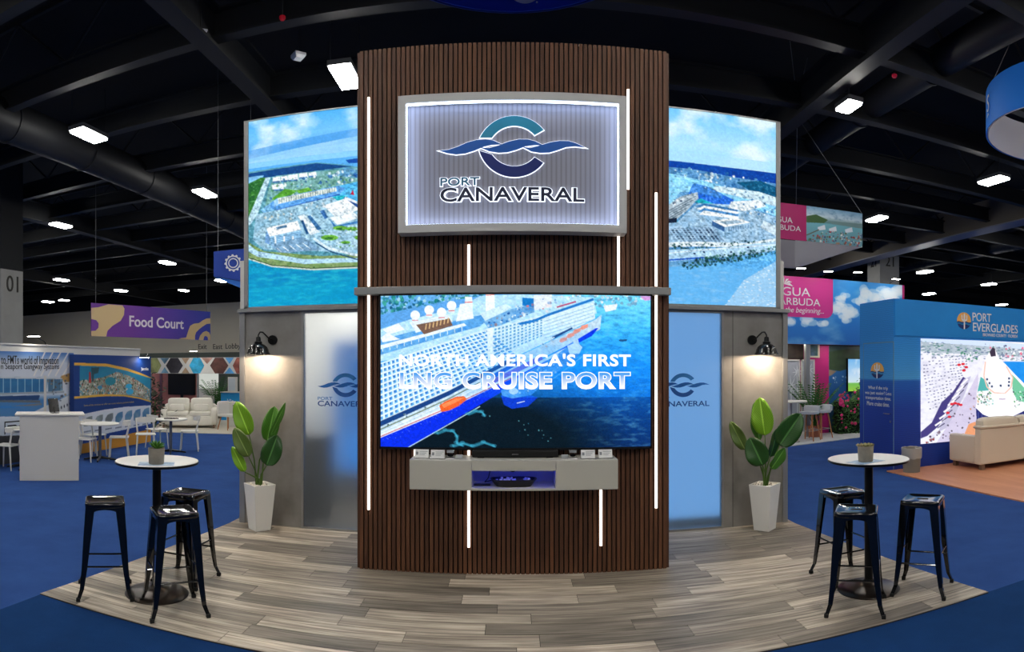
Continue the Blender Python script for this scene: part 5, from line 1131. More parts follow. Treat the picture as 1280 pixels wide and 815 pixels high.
for i, (px, py, a, lb) in enumerate(CH):
    o = c0 if i == 0 else dup(c0); g = G(px, py - 4); o.location = (g.x, g.y, 0); o.rotation_euler = (0, 0, a); o['label'] = lb; o['group'] = 'white chairs at the cafe tables'
def cafe_table(px, py, r, lb):
    g = G(px, py); o = thing('cafe_table', lb, 'table', (g.x, g.y, 0), 0, 'white cafe tables')
    MB().lathe([(r - .02, .715), (r, .725), (r, .74), (r - .006, .745)], 36).build('table_top', M_wp, o, True)
    MB().lathe([(.032, .04), (.032, .715)], 14).lathe([(.12, .7), (.12, .715)], 14).build('column', mat('steel_column', (110, 116, 126), .35, .6), o, True)
    for k in range(4): a = k * PI / 2 + .5; MB().tube([(0, 0, .06), (.2 * math.cos(a), .2 * math.sin(a), .035), (.33 * math.cos(a), .33 * math.sin(a), .015)], [.03, .02, .014], 8).build('foot', M_blackm, o, True)
    return o
cafe_table(125, 575, .39, 'nearer round white cafe table before the navy resort wall'); o = cafe_table(213.5, 566, .36, 'farther round white cafe table in front of the white sofa')
cafe_table(30, 585, .36, 'white cafe table partly hidden behind the counter')
g = G(214, 566); t = thing('tablet_computer', 'black tablet lying on the farther white cafe table', 'tablet', (g.x, g.y, .745), .6); MB().box(-.16, .16, -.11, .11, 0, .012).build('case', M_blackm, t, bevel=.003); MB().box(-.15, .15, -.1, .1, .012, .0135).build('screen', MATS['tablet_glass'], t)

# lounge stand with sofa, dark television, photo header
pf = struct(MB().prism([G(190, 540)[:2], G(306, 543)[:2], (G(306, 543)[0] + 1.5, 21), (G(190, 540)[0] - 3, 21)], .0, .012).build('floor_lounge', mat('pale_lounge_floor', (186, 180, 166), .6)), 'pale floor of the lounge stand with the white sofa', 'floor')
def sofa(name, lb, loc, rz, w_, m, back_to=False, pillows=True):
    o = thing(name, lb, 'sofa', loc, rz); h = w_ / 2
    MB().cushion(-h, h, -.42, .42, .06, .4).build('base', m, o, True)
    MB().cushion(-h, h, .22, .46, .1, .74).build('back_frame', m, o, True)
    for sx in (-1, 1):
        MB().cushion(*sorted((sx * h, sx * (h - .2))), -.44, .44, .08, .6).build('arm', m, o, True)
        MB().cushion(*sorted((sx * .01, sx * (h - .18))), -.42, .24, .36, .5).build('seat_cushion', m, o, True)
        MB().cushion(*sorted((sx * .01, sx * (h - .16))), .1, .36, .46, .9).build('back_cushion', m, o, True)
        for sy in (-.36, .36): MB().box(sx * (h - .1) - .03, sx * (h - .1) + .03, sy - .03, sy + .03, 0, .1).build('foot', mat('sofa_foot', (120, 96, 78), .5), o)
    if pillows:
        for sx in (-1, 1): MB().cushion(sx * (h - .5) - .24, sx * (h - .5) + .24, -.2, .0, .5, .72).build('pillow', m, o, True)
    return o
gs_ = G(237, 536); sofa('sofa', 'white two seat sofa under the dark television at the left', (gs_.x - .25, gs_.y + .45, .012), .42, 1.75, mat('white_slipcover', (226, 222, 212), .8, bump=(14, .3)))
HY = 18.5; fh = Fr((0, HY, 0), (1, 0, 0)); hx0, hx1 = fh.uv(186, 457)[0], fh.uv(316, 457)[0]; hz0, hz1 = fh.uv(246, 467)[1], fh.uv(246, 447)[1]
hd = thing('photo_header', 'white header board with hexagon photos over the white sofa lounge', 'header board', M=fh.mat())
MB().box(hx0, hx1, hz0, hz1, -.12, 0).build('board', M_plaster, hd)
for x in (hx0 + .04, fh.uv(246, 457)[0], hx1 - .1): MB().box(x - .03, x + .03, 0, hz0, -.1, -.04).build('post', M_alu, hd)
def hexa_photo(px, wpx, col, kind):
    u, v = fh.uv(px, 457); hh = (hz1 - hz0) / 2; ww = wpx / F * HY * 1.1 / 2; pl = [(u - ww, v), (u - ww * .45, v + hh * .97), (u + ww * .45, v + hh * .97), (u + ww, v), (u + ww * .45, v - hh * .97), (u - ww * .45, v - hh * .97)]
    if kind == 1: pl = [(u - ww, v + hh * .97), (u + ww, v + hh * .97), (u, v + hh * .2)]
    if kind == 2: pl = [(u - ww, v - hh * .97), (u + ww, v - hh * .97), (u, v - hh * .2)]
    shape(hd, 'photo', pl, mat('header_photo_%d' % px, col, .5, noise=(2.2, tuple(min(255, int(c * 1.7 + 16)) for c in col))), .006, .002)
for a in ((193, 22, (92, 96, 60), 0), (218, 26, (34, 32, 36), 0), (246, 22, (34, 110, 140), 0), (274, 26, (60, 36, 32), 0), (300, 20, (110, 60, 50), 0), (206, 14, (70, 100, 120), 1), (232, 12, (120, 100, 80), 1), (259, 16, (120, 90, 80), 1), (287, 12, (60, 110, 180), 1), (232, 12, (150, 140, 120), 2), (206, 12, (170, 90, 50), 2), (287, 14, (110, 130, 160), 2)): hexa_photo(*a)
fs_ = Fr((0, 20.0, 0), (1, 0, 0)); v0_ = lambda px, py: fs_.uv(px, py)
sw = struct(MB().box(v0_(184, 470)[0], v0_(246, 470)[0], 20.0, 20.1, 0, 2.1).build('wall_lounge', mat('sunset_print', (188, 118, 104), .6, noise=(.6, (120, 76, 86)))), 'sunset coloured back wall of the sofa lounge', 'wall')
MB().box(v0_(200.5, 470)[0], v0_(203, 470)[0], 19.95, 20.0, 0, 2.1).build('wall_post', mat('mauve_post', (96, 66, 84), .6), sw)
tv2 = thing('television', 'dark switched-off television behind the white sofa', 'television', (v0_(228, 480)[0], 19.98, 0)); a, b_ = v0_(211.5, 493), v0_(245, 466); hwid = (b_[0] - a[0]) / 2
MB().box(-hwid, hwid, -.07, 0, a[1], b_[1]).build('casing', M_blackm, tv2, bevel=.008); MB().box(-hwid + .03, hwid - .03, -.075, -.07, a[1] + .03, b_[1] - .03).build('screen', MATS['tablet_glass'], tv2); MB().box(-.05, .05, -.04, 0, 0, a[1]).build('post', M_blackm, tv2)
armlight(242, 439, (fh.uv(248, 450)[0], HY - .03, hz1), 'arm spotlight above the hexagon photo header')

# food court beyond
def palm(px, py, h, lb, nl=16, d=None, potm=None, droop=.55, seed=1, L0=.8, name='potted_palm'):
    g = G(px, py); o = thing(name, lb, 'potted plant', (g.x, g.y, 0)); rr = random.Random(seed)
    MB().lathe([(.15, 0), (.2, .32), (.18, .32), (.17, .28)], 18).build('pot', potm or M_pot, o, True)
    mg = mat('palm_green', (34, 84, 30), .5, noise=(3, (58, 116, 42)), spec=.3)
    for k in range(nl):
        a = k * 2.4 + rr.uniform(-.3, .3); el = rr.uniform(.55, 1.35); L = L0 * rr.uniform(.75, 1.1); b0 = Vector((rr.uniform(-.04, .04), rr.uniform(-.04, .04), .28)); hd_ = Vector((math.cos(a), math.sin(a), 0)); mid = h * rr.uniform(.5, .85)
        pts = [b0 + hd_ * (L * t * math.cos(el) * (1 + .5 * t)) + Vector((0, 0, mid * t + L * .7 * (math.sin(el) * t - droop * t * t))) for t in (0, .25, .5, .75, 1)]
        mb = MB().tube(pts, [.012, .01, .008, .006, .002], 5)
        for j in range(1, 13):
            t = .2 + .8 * j / 13; i0 = min(3, int(t * 4)); f = t * 4 - i0; p0 = pts[i0].lerp(pts[i0 + 1], f); tg = (pts[i0 + 1] - pts[i0]).normalized(); sd = tg.cross(Vector((0, 0, 1))).normalized()
            for s_ in (-1, 1):
                tip = p0 + (tg * .6 + sd * s_ * .8 + Vector((0, 0, -.35))) * (.28 * L * (1.15 - .6 * t)); wv = tg * .018
                mb.add([p0 - wv, p0.lerp(tip, .5) + wv * 1.3, tip, p0.lerp(tip, .5) - wv * 1.6 + Vector((0, 0, .004))], [(0, 1, 2, 3)])
        mb.build('frond', mg, o)
    return o
palm(272, 523, 1.3, 'leafy green palm seen past the sofa at the food court', 18, seed=3)
struct(MB().box(-20, -7.0, 27, 27.2, 0, 2.6).build('wall_food_court', mat('dim_food_court_wall', (70, 76, 70), .8)), 'dim rear wall of the food court area', 'wall')
p = P(256, 478, 26.0); t = thing('lit_menu_wall', 'bright white lit wall panel at the food court', 'lit panel', (p.x, p.y, 0)); MB().box(-.75, .6, 0, .06, 1.0, 2.0).build('lit_face', emat('menu_wall', (226, 230, 222), .75), t); MB().box(-.75, .6, .0, .06, 0, 1.0).build('lower_board', M_plaster, t)
g = G(292, 526); t = thing('blue_counter', 'bright blue counter beside the left stand post', 'counter', (g.x, g.y, 0)); MB().box(-.5, .5, 0, .5, 0, .98).build('body', mat('cyan_counter', (28, 140, 206), .5), t, bevel=.01); MB().box(-.52, .52, -.02, .52, .98, 1.01).build('counter_top', M_plaster, t)
text(t, 'lettering', 'Vis', -.25, .62, .0, .76, mm, .004, 0).matrix_local = Fr((0, -.005, 0), (1, 0, 0)).mat()
t2 = thing('white_display_case', 'white upright panel standing on the bright blue counter', 'display case', (g.x - .15, g.y + .25, 1.01)); MB().box(-.16, .16, -.08, .08, 0, .52).build('body', M_plaster, t2, bevel=.01); MB().box(-.13, .13, -.085, -.08, .04, .48).build('front_pane', mat('pale_pane', (196, 206, 214), .3), t2)
def wood_chair(px, py, rz, lb):
    g = G(px, py); o = thing('shell_chair', lb, 'chair', (g.x, g.y, 0), rz, 'white shell chairs with wooden legs')
    MB().cushion(-.24, .24, -.22, .24, .4, .48).build('seat', M_wp, o, True); MB().cushion(-.23, .23, .16, .26, .44, .86).build('backrest', M_wp, o, True)
    for sx in (-1, 1):
        for sy in (-1, 1): MB().tube([(sx * .14, sy * .14, .42), (sx * .22, sy * .22, 0)], [.02, .014], 8).build('leg', mat('beech_leg', (170, 112, 70), .5), o, True)
wood_chair(285, 537.5, 1.2, 'white shell chair with wooden legs by the left stand post'); wood_chair(259, 524, .3, 'white shell chair before the food court wall')
g = G(293, 534); t = thing('white_cabinet', 'white cabinet next to the shell chair by the stand post', 'cabinet', (g.x, g.y, 0)); MB().box(-.28, .5, 0, .45, 0, .78).build('body', M_plaster, t, bevel=.006); MB().box(-.27, .49, -.012, 0, .03, .75).build('door', M_white, t)
for z in (.3, .5, .66): MB().box(-.05, .1, -.02, -.012, z, z + .03).build('handle', M_blackm, t)
# loose dark leaves stand in for the tree print at the lounge edge
p = G(194, 539); t = thing('leafy_shrub', 'dark leaves standing in for the tree print between the navy wall and the sofa', 'shrub', (p.x, p.y, .012)); rr = random.Random(9); mb = MB()
for k in range(260):
    c = Vector((rr.gauss(0, .16), rr.gauss(0, .12), abs(rr.gauss(.75, .36)))); a = rr.uniform(0, 6.3); u = Vector((math.cos(a), math.sin(a), rr.uniform(-.6, .6))) * .07; v = u.orthogonal().normalized() * .03
    mb.add([c - u, c + v, c + u, c - v], [(0, 1, 2, 3)])
mb.build('foliage', mat('dark_foliage', (30, 40, 30), .7, noise=(4, (52, 60, 40))), t); MB().tube([(0, 0, 0), (0, 0, .9)], .02, 6).build('stem', M_stem, t)

# ================================================================== RIGHT NEIGHBOURS
# blue harbour stand
EX, EY, EZ = 6.45, 9.35, 3.1
fe = Fr((EX, EY, 0), (1, 0, 0)); fd = Fr((EX, EY, 0), (0, -1, 0))
pe = thing('exhibit_stand', 'blue exhibit stand block with header logo, door and bright screen at the right', 'exhibit stand', M=fe.mat())
def blue_mat():
    m = mat('sea_blue_print', (14, 92, 160), .55); nt = m.node_tree; L = nt.links.new; b = nt.nodes['Principled BSDF']
    tc = nt.nodes.new('ShaderNodeTexCoord'); sp = nt.nodes.new('ShaderNodeSeparateXYZ'); L(tc.outputs['Object'], sp.inputs[0]); r = nt.nodes.new('ShaderNodeValToRGB'); mr = nt.nodes.new('ShaderNodeMapRange'); mr.inputs['From Max'].default_value = 3.1; L(sp.outputs['Y'], mr.inputs[0]); L(mr.outputs[0], r.inputs[0])
    el = r.color_ramp.elements; el[0].color = (*lin((10, 48, 142)), 1); el[1].color = (*lin((16, 132, 214)), 1); el[1].position = 1.0
    for p_, c in ((.35, (12, 60, 160)), (.52, (18, 94, 188)), (.535, (70, 158, 222)), (.62, (52, 146, 220)), (.8, (18, 128, 212))): e = el.new(p_); e.color = (*lin(c), 1)
    w = nt.nodes.new('ShaderNodeTexWave'); w.inputs['Scale'].default_value = 9; w.inputs['Distortion'].default_value = 4; w.bands_direction = 'Y'; L(tc.outputs['Object'], w.inputs['Vector'])
    mx = nt.nodes.new('ShaderNodeMix'); mx.data_type = 'RGBA'; mx.blend_type = 'MULTIPLY'; mx.inputs[0].default_value = .18; L(r.outputs[0], mx.inputs[6]); L(w.outputs['Color'], mx.inputs[7]); L(mx.outputs[2], b.inputs['Base Color'])
    return m
M_sea = blue_mat()
dep = 1.16
MB().box(0, 7, 0, EZ, -dep, 0).build('body', M_sea, pe)
ux, vz = fe.uv(1150, 423); _, vz0 = fe.uv(1150, 555)
MB().box(.02, 7, vz + .04, EZ - .0, .0, .012).build('header_board', mat('header_blue', (12, 122, 200), .55, noise=(.8, (16, 134, 214))), pe)
def paint_led():
    c = Canvas(fe, ux, vz0, ux + 3.4, vz, 330, 200); n2 = fbm(200, 330, 24, 30, 3, 71)
    c.fill((236, 236, 246)); c.mix((n2 - .45) * 3, (204, 202, 222), .6)
    c.poly([(1150, 420), (1300, 432), (1300, 440), (1150, 428)], (206, 222, 246)); c.poly([(1150, 427), (1300, 438), (1300, 447), (1150, 440)], (196, 204, 218), tex=(n2, (150, 170, 180)))
    c.speckle([(1150, 426), (1300, 438), (1300, 452), (1150, 446)], 420, 1.6, [(110, 140, 150), (80, 100, 140), (244, 244, 250), (60, 120, 100), (170, 180, 200), (230, 232, 240)], 1, 1.6, .6)
    for r in range(16):
        for k in range(15):
            x, y_ = 1151 + k * 4.1 + r * .6 + random.uniform(-.8, .8), 448 + r * 4.2 - k * (.25 + r * .07) + random.uniform(-.5, .5)
            if x < 1214 - r * 1.9 and random.random() < .8: c.poly([(x, y_), (x + 2.2, y_ - .5), (x + 2.6, y_ + .5), (x + .4, y_ + 1.1)], random.choice([(150, 152, 188), (112, 114, 152), (176, 178, 202), (90, 92, 124)]))
    c.poly([(1176, 503), (1190, 490), (1203, 471), (1208, 474), (1198, 492), (1186, 512), (1172, 533), (1158, 545), (1150, 548), (1150, 540), (1164, 528)], (70, 62, 126)); c.poly([(1184, 506), (1204, 474), (1213, 470), (1206, 490), (1196, 512), (1184, 534), (1172, 540)], (192, 188, 214))
    for k in range(7): c.line([(1168 + k * 5.4, 532 - k * 8.4), (1180 + k * 4.8, 524 - k * 8.4)], 2.2, (246, 244, 250)); c.line([(1171 + k * 5.4, 535 - k * 8.4), (1180 + k * 4.8, 529 - k * 8.4)], 1.1, (50, 46, 90))
    c.poly([(1190, 522), (1206, 496), (1222, 466), (1222, 545), (1204, 556), (1168, 556)], (216, 208, 232), tex=(n2, (200, 192, 220)))
    for x, y_ in ((1189, 505), (1193, 504), (1197, 505), (1200, 506), (1184, 516), (1186, 521), (1203, 455), (1207, 459), (1204, 463), (1198, 456)): c.disc(x, y_, 2.4, 1.6, (214, 44, 60))
    c.speckle([(1192, 505), (1218, 485), (1216, 540), (1176, 552)], 46, 1.5, [(70, 60, 70), (200, 120, 60), (110, 90, 120), (40, 40, 60)], 5); c.speckle([(1150, 545), (1180, 538), (1176, 556), (1150, 556)], 24, 2., [(60, 50, 80), (110, 90, 110), (150, 60, 60)], 15)
    c.speckle([(1196, 440), (1222, 438), (1222, 452), (1205, 450)], 30, 1.8, [(60, 130, 100), (90, 110, 150), (240, 240, 250)], 16)
    c.poly([(1252, 452), (1300, 452), (1300, 492), (1284, 484), (1268, 468), (1256, 456)], (22, 132, 226), tex=(n2, (40, 150, 236))); c.speckle([(1230, 430), (1300, 436), (1300, 451), (1254, 450)], 120, 1.8, [(232, 110, 140), (120, 130, 160), (244, 244, 250), (80, 90, 120), (200, 206, 220)], 6)
    deck = [(1236, 440), (1243, 436), (1248, 448), (1256, 455), (1268, 468), (1286, 486), (1300, 500), (1300, 520), (1262, 520), (1240, 517), (1220, 506), (1220, 490), (1225, 470), (1231, 448)]
    c.poly(deck, (246, 244, 248)); c.poly([(1236, 440), (1240, 434), (1243, 436), (1244, 445), (1238, 446)], (60, 50, 70))
    c.poly([(1225, 471), (1231, 475), (1235, 482), (1235, 488), (1221, 489)], (84, 176, 172)); c.poly([(1264, 468), (1270, 474), (1284, 490), (1284, 504), (1270, 500), (1265, 488)], (116, 196, 158))
    c.speckle([(1220, 489), (1238, 489), (1242, 508), (1221, 505)], 90, 1.3, [(60, 140, 80), (228, 244, 242), (70, 90, 96), (120, 200, 190), (220, 180, 150)], 7); c.speckle([(1264, 484), (1286, 494), (1286, 508), (1266, 510)], 90, 1.3, [(60, 150, 80), (228, 244, 242), (70, 90, 96), (150, 210, 180)], 8)
    c.line([(1231, 452), (1229, 470), (1233, 484), (1242, 491), (1255, 492), (1263, 484), (1265, 472), (1257, 458)], 1.6, (240, 196, 180)); c.poly([(1240, 492), (1258, 492), (1266, 516), (1242, 516)], (250, 246, 250)); c.poly([(1248, 498), (1256, 498), (1256, 499.5), (1248, 499.5)], (190, 176, 200))
    for x, y_ in ((1233, 474), (1236, 479), (1239, 483), (1260.5, 473), (1260.5, 477.5), (1260, 482), (1250, 482)): c.poly([(x - 1.2, y_ - 1.2), (x + 1.2, y_ - 1.2), (x + 1.2, y_ + 1.2), (x - 1.2, y_ + 1.2)], (36, 60, 100))
    c.poly([(1219, 510), (1228, 518), (1238, 522), (1250, 523.5), (1264, 521), (1280, 513), (1300, 503), (1300, 530), (1250, 538), (1233, 533), (1220, 526)], (36, 42, 112))
    for k in range(14): c.line([(1222 + k * 4.6, 515 + 6 * math.sin(k / 13 * PI)), (1222 + k * 4.6, 528 + 6 * math.sin(k / 13 * PI))], .6, (90, 100, 170))
    c.poly([(1219, 505), (1230, 513), (1246, 517.5), (1263, 515.5), (1284, 506), (1300, 500), (1300, 504), (1280, 513), (1264, 521), (1250, 523.5), (1238, 522), (1228, 518), (1219, 510)], (250, 248, 252))
    c.poly([(1220, 526), (1233, 533), (1250, 538), (1300, 530), (1300, 556), (1225, 556)], (242, 238, 242)); c.poly([(1210, 530), (1218, 527), (1226, 538), (1236, 548), (1236, 556), (1206, 556), (1204, 544)], (230, 156, 114)); c.poly([(1219, 530), (1240, 540), (1244, 548), (1228, 540)], (134, 60, 50)); c.disc(1269, 525, 3.5, 3.5, (246, 218, 160))
    c.speck(8); c.build('led_picture', picmat('led_wall_picture', 1.15), pe, .02)
paint_led()
M_or = mat('sun_orange', (226, 168, 84), .5); M_nv = mat('deep_navy', (14, 46, 112), .5); M_tl = mat('sea_teal', (28, 130, 186), .5)
def trident(parent, f, cpx, cpy, rpx, mtx=None):
    u, v = f.uv(cpx, cpy); u2, _ = f.uv(cpx + rpx, cpy); _, v2 = f.uv(cpx, cpy - rpx * 1.22); rx, ry = abs(u2 - u), abs(v2 - v); out = []
    E_ = lambda a0, a1: [(u + rx * math.cos(math.radians(a)), v + ry * math.sin(math.radians(a))) for a in np.linspace(a0, a1, 22)]
    out.append(shape(parent, 'emblem_sun', E_(-8, 188), M_or, .003, .014))
    out.append(shape(parent, 'emblem_sea', E_(205, 335), M_nv, .003, .014))
    for k, m in ((0, M_nv), (1, M_tl)):
        z = v - ry * (.14 + .22 * k); ww = rx * (1.0 - .1 * k); tp = [(u - ww + 2 * ww * i / 16, z + ry * .07 * math.sin(i / 16 * 4 * PI)) for i in range(17)]
        out.append(shape(parent, 'emblem_wave', tp + [(a, b_ - ry * .1) for a, b_ in tp[::-1]], m, .003, .018))
    tr_ = [(-.08, -1.0), (.08, -1.0), (.08, -.1), (.3, .0), (.42, .15), (.42, .62), (.34, .72), (.28, .6), (.28, .2), (.1, .12), (.1, .72), (0, .9), (-.1, .72), (-.1, .12), (-.28, .2), (-.28, .6), (-.34, .72), (-.42, .62), (-.42, .15), (-.3, .0), (-.08, -.1)]
    out.append(shape(parent, 'emblem_trident', [(u + a * rx, v + b_ * ry) for a, b_ in tr_], mm, .003, .022))
    return out
trident(pe, fe, 1204.5, 401, 8.6)
for body, a, b_, bo in (('PORT', (1215, 402), (1238.5, 391.5), .0), ('EVERGLADES', (1215.5, 415.5), (1271.5, 405), .0), ('BROWARD COUNTY · FLORIDA', (1228, 421.4), (1271.5, 417.6), .0)):
    (x0, y0), (x1, y1) = fe.uv(*a), fe.uv(*b_); y0 = fe.uv((a[0] + b_[0]) / 2, a[1])[1]; y1 = fe.uv((a[0] + b_[0]) / 2, b_[1])[1]; text(pe, 'lettering', body, x0, y0, x1, y1, mm, .004, .014, bold=.006 if len(body) < 12 else 0)
# door in the side of the block (its own frame, read towards the viewer)
dr = MB().box(0, 1, 0, 1, 0, 1)
a0, b0 = fd.uv(1080, 430); a1, b1 = fd.uv(1117, 596)
dm = fe.mat().inverted() @ fd.mat()
do = put('door', MB().box(a0, a1, .02, b0, -.01, .006).mesh('door', M_sea), pe); do.matrix_local = dm
M_gl = mat('door_joint', (18, 44, 92), .7)
for q_ in ((a0 - .012, a0, .02, b0), (a1, a1 + .012, .02, b0), (a0 - .012, a1 + .012, b0, b0 + .014)): MB().box(*q_, .0, .008).build('door_joint', mat('door_edge', (96, 130, 150), .5), do)
MB().tube([(a1 - .08, 1.02, .006), (a1 - .08, 1.02, .05), (a1 - .24, 1.02, .055)], .011, 8).build('door_handle', mat('chrome', (190, 190, 195), .2, .9), do, True); MB().tube([(a1 - .08, .88, .006), (a1 - .08, .88, .02)], .022, 10).build('door_lock', MATS['chrome'], do, True)
hold = bpy.data.objects.new('door_print', None)
for o_ in trident(do, fd, 1097.5, 463, 8.2): pass
bpy.data.objects.remove(hold)
for i, (body, py, x0p, x1p) in enumerate((('What if the trip', 485, 1086, 1110.5), ('was just easier? Less', 491.5, 1082, 1115), ('transportation time.', 498, 1082.5, 1114.5), ('More cruise time.', 504.5, 1084.5, 1112.5))):
    x0, y0 = fd.uv(x0p, py + 3.2); x1, y1 = fd.uv(x1p, py - 2.6); text(do, 'lettering', body, x0, fd.uv(1098, py + 3)[1], x1, fd.uv(1098, py - 2.4)[1], mm, .003, .012)
struct(MB().prism([(6.3, 3.0), (16, 3.0), (16, EY), (6.3, EY)], 0, .02).build('floor_harbour_stand', mat('reddish_wood_floor', (178, 116, 84), .45, noise=(1.5, (200, 138, 104)), stretch=(3, .6, 1))), 'reddish wood floor of the blue stand at the right', 'floor')
g = G(1232, 589); m = mat('cream_leather', (206, 192, 172), .45, bump=(20, .1)); o = thing('sofa', 'cream leather sofa seen from behind in front of the bright screen', 'sofa', (g.x - .12, g.y, .02))
MB().box(0, 2.1, 0, .16, .1, .74).build('back_panel', m, o, bevel=.02); MB().box(.03, 2.07, .14, .84, .11, .34).build('base', m, o, bevel=.02)
MB().box(-.01, 2.11, -.02, .2, .74, .79).build('back_rail', m, o, bevel=.02)
for x in (0, 1.92): MB().box(x - .005, x + .185, .15, .88, .1, .6).build('arm', m, o, bevel=.03)
for x in (.1, 1.06): MB().cushion(x, x + .94, .03, .3, .5, .93).build('back_cushion', m, o, True); MB().cushion(x + .06, x + .88, .2, .86, .32, .46).build('seat_cushion', m, o, True)
for x in (.06, 1.96):
    for y_ in (.04, .76): MB().box(x, x + .08, y_, y_ + .08, 0, .11).build('foot', mat('sofa_foot', (120, 96, 78), .5), o)
g = G(1139.5, 591); t = thing('waste_bin', 'grey waste bin with clear liner beside the blue stand corner', 'waste bin', (g.x, g.y, .02))
hb = .42; MB().lathe([(.15, 0), (.17, hb), (.16, hb), (.145, .03)], 24).build('bin_body', mat('grey_bin', (112, 108, 100), .6), t, True)
mb = MB(); n = 30; rng = random.Random(2); prf = [(.176, hb * .58), (.184, hb * .66), (.18, hb * .8), (.182, hb + .006), (.17, hb + .012), (.158, hb - .02)]
for r_, z in prf: mb.v += [((r_ + rng.uniform(-.005, .006)) * math.cos(2 * PI * k / n), (r_ + rng.uniform(-.005, .006)) * math.sin(2 * PI * k / n), z + rng.uniform(-.008, .008)) for k in range(n)]
mb.f = [(i * n + k, i * n + (k + 1) % n, (i + 1) * n + (k + 1) % n, (i + 1) * n + k) for i in range(len(prf) - 1) for k in range(n)]
m_ln = mat('clear_liner', (196, 192, 186), .3, alpha=.55); mb.build('liner', m_ln, t, True)

# pink island stand
AY = 15.0; fa = Fr((0, AY, 0), (1, 0, 0)); ax0, ax1 = 5.2, fa.uv(1130.5, 390)[0]; az0, az1 = fa.uv(1000, 430)[1], fa.uv(985, 345)[1]
ah = thing('sky_header', 'wide sky and cloud header board with pink island sign', 'header board', M=fa.mat())
MB().box(ax0, ax1, az0, az1, -.15, 0).build('board', mat('magenta_board', (178, 30, 112), .5), ah)
def paint_sky():
    c = Canvas(fa, ax0, az0, ax1 - .08, az1, 250, 90); n1 = fbm(90, 250, 6, 4, 5, 81)
    c.rows([(0, (40, 148, 226)), (.5, (24, 128, 214)), (1, (14, 100, 184))])
    for x, y_, r_ in ((1048, 385, 14), (1055, 372, 10), (1062, 390, 16), (1075, 375, 12), (1083, 365, 12), (1095, 372, 16), (1108, 365, 14), (1118, 372, 14), (1125, 362, 14), (1058, 398, 10), (1092, 385, 10), (1010, 401, 12), (985, 402, 10), (1030, 405, 8), (1053, 378, 6)):
        for k in range(5): c.disc(x + random.uniform(-5, 5), y_ + random.uniform(-4, 4), r_ * random.uniform(.4, .75), r_ * random.uniform(.25, .5), (226, 238, 248), .55)
    c.mix((n1 - .55) * 4, (220, 236, 248), .35)
    c.build('sky_print', picmat('matte_print'), ah, .002)
paint_sky()
M_pk = mat('magenta_print', (198, 44, 136), .5)
(x0, y0), (x1, y1) = fa.uv(1041, 398), fa.uv(1041, 344); r_ = .22; y1 = az1
shape(ah, 'pink_panel', [(ax0, y1), (x0, y1)] + [(x0, y0 + r_)] + arc(x0 - r_, y0 + r_, r_, r_, 0, -90, 8) + [(ax0, y0)], M_pk, .006, .004)
fz = lambda px, py: fa.uv(px, py)
def hw_text(body, pxr, py0, py1, pxl, bold=0, shear=0.): (x1, ya_), (x0, yb_) = fz(pxr, py0), fz(pxl, py1); text(ah, 'lettering', body, x0, fz(1005, py0)[1], x1, fz(1005, py1)[1], mm, .004, .011, bold=bold, shear=shear)
hw_text('ANTIGUA', 1012.5, 370.5, 360, 936); hw_text('and BARBUDA', 1025, 382, 373, 942); hw_text('The beach is just the beginning...', 1029.5, 393.2, 384.5, 921, 0, .25)
mb = MB()
for k in range(7): a = k * PI / 6; x, y_ = fz(980, 355); shape(ah, 'palm_mark', [(x, y_), (x + .16 * math.cos(a) - .03 * math.sin(a), y_ + .14 * math.sin(a) + .03 * math.cos(a)), (x + .26 * math.cos(a), y_ + .22 * math.sin(a) - .05)], mm, .004, .011)
for i, (px, py, lb) in enumerate(((1001, 335.6, 'first arm spotlight on the sky header, next to the right light box'), (1035, 339.5, 'second arm spotlight from the left on the sky header'), (1072, 340.6, 'third arm spotlight from the left on the sky header'), (1120, 349, 'arm spotlight at the right end of the sky header'))):
    armlight(px, py, (fa.uv(px - 6, 350)[0], AY + .06, az1 - .005), lb)
for x in (ax0 + .1, 7.6, ax1 - .15): MB().box(x - .06, x + .06, 0, az0, -.14, -.02).build('post', M_alu, ah)
for i, x in enumerate((7.4, 8.6, 9.8)):  # added fill lamps, hidden by the header, to brighten the back wall
    t = thing('downlight', ('downlight added unseen behind the sky header, nearest the glass panels', 'middle added downlight behind the sky header', 'downlight added unseen behind the sky header, over the flowering hedge')[i], 'lamp', (x, AY + .2, az0 + .02), 0, 'fill lights added to the island stand')
    MB().box(-.08, .08, -.06, .2, .0, .05).build('housing', M_lampb, t); MB().box(-.07, .07, .02, .18, -.008, 0).build('lens', emat('fill_downlight_face', (255, 246, 232), 60), t)
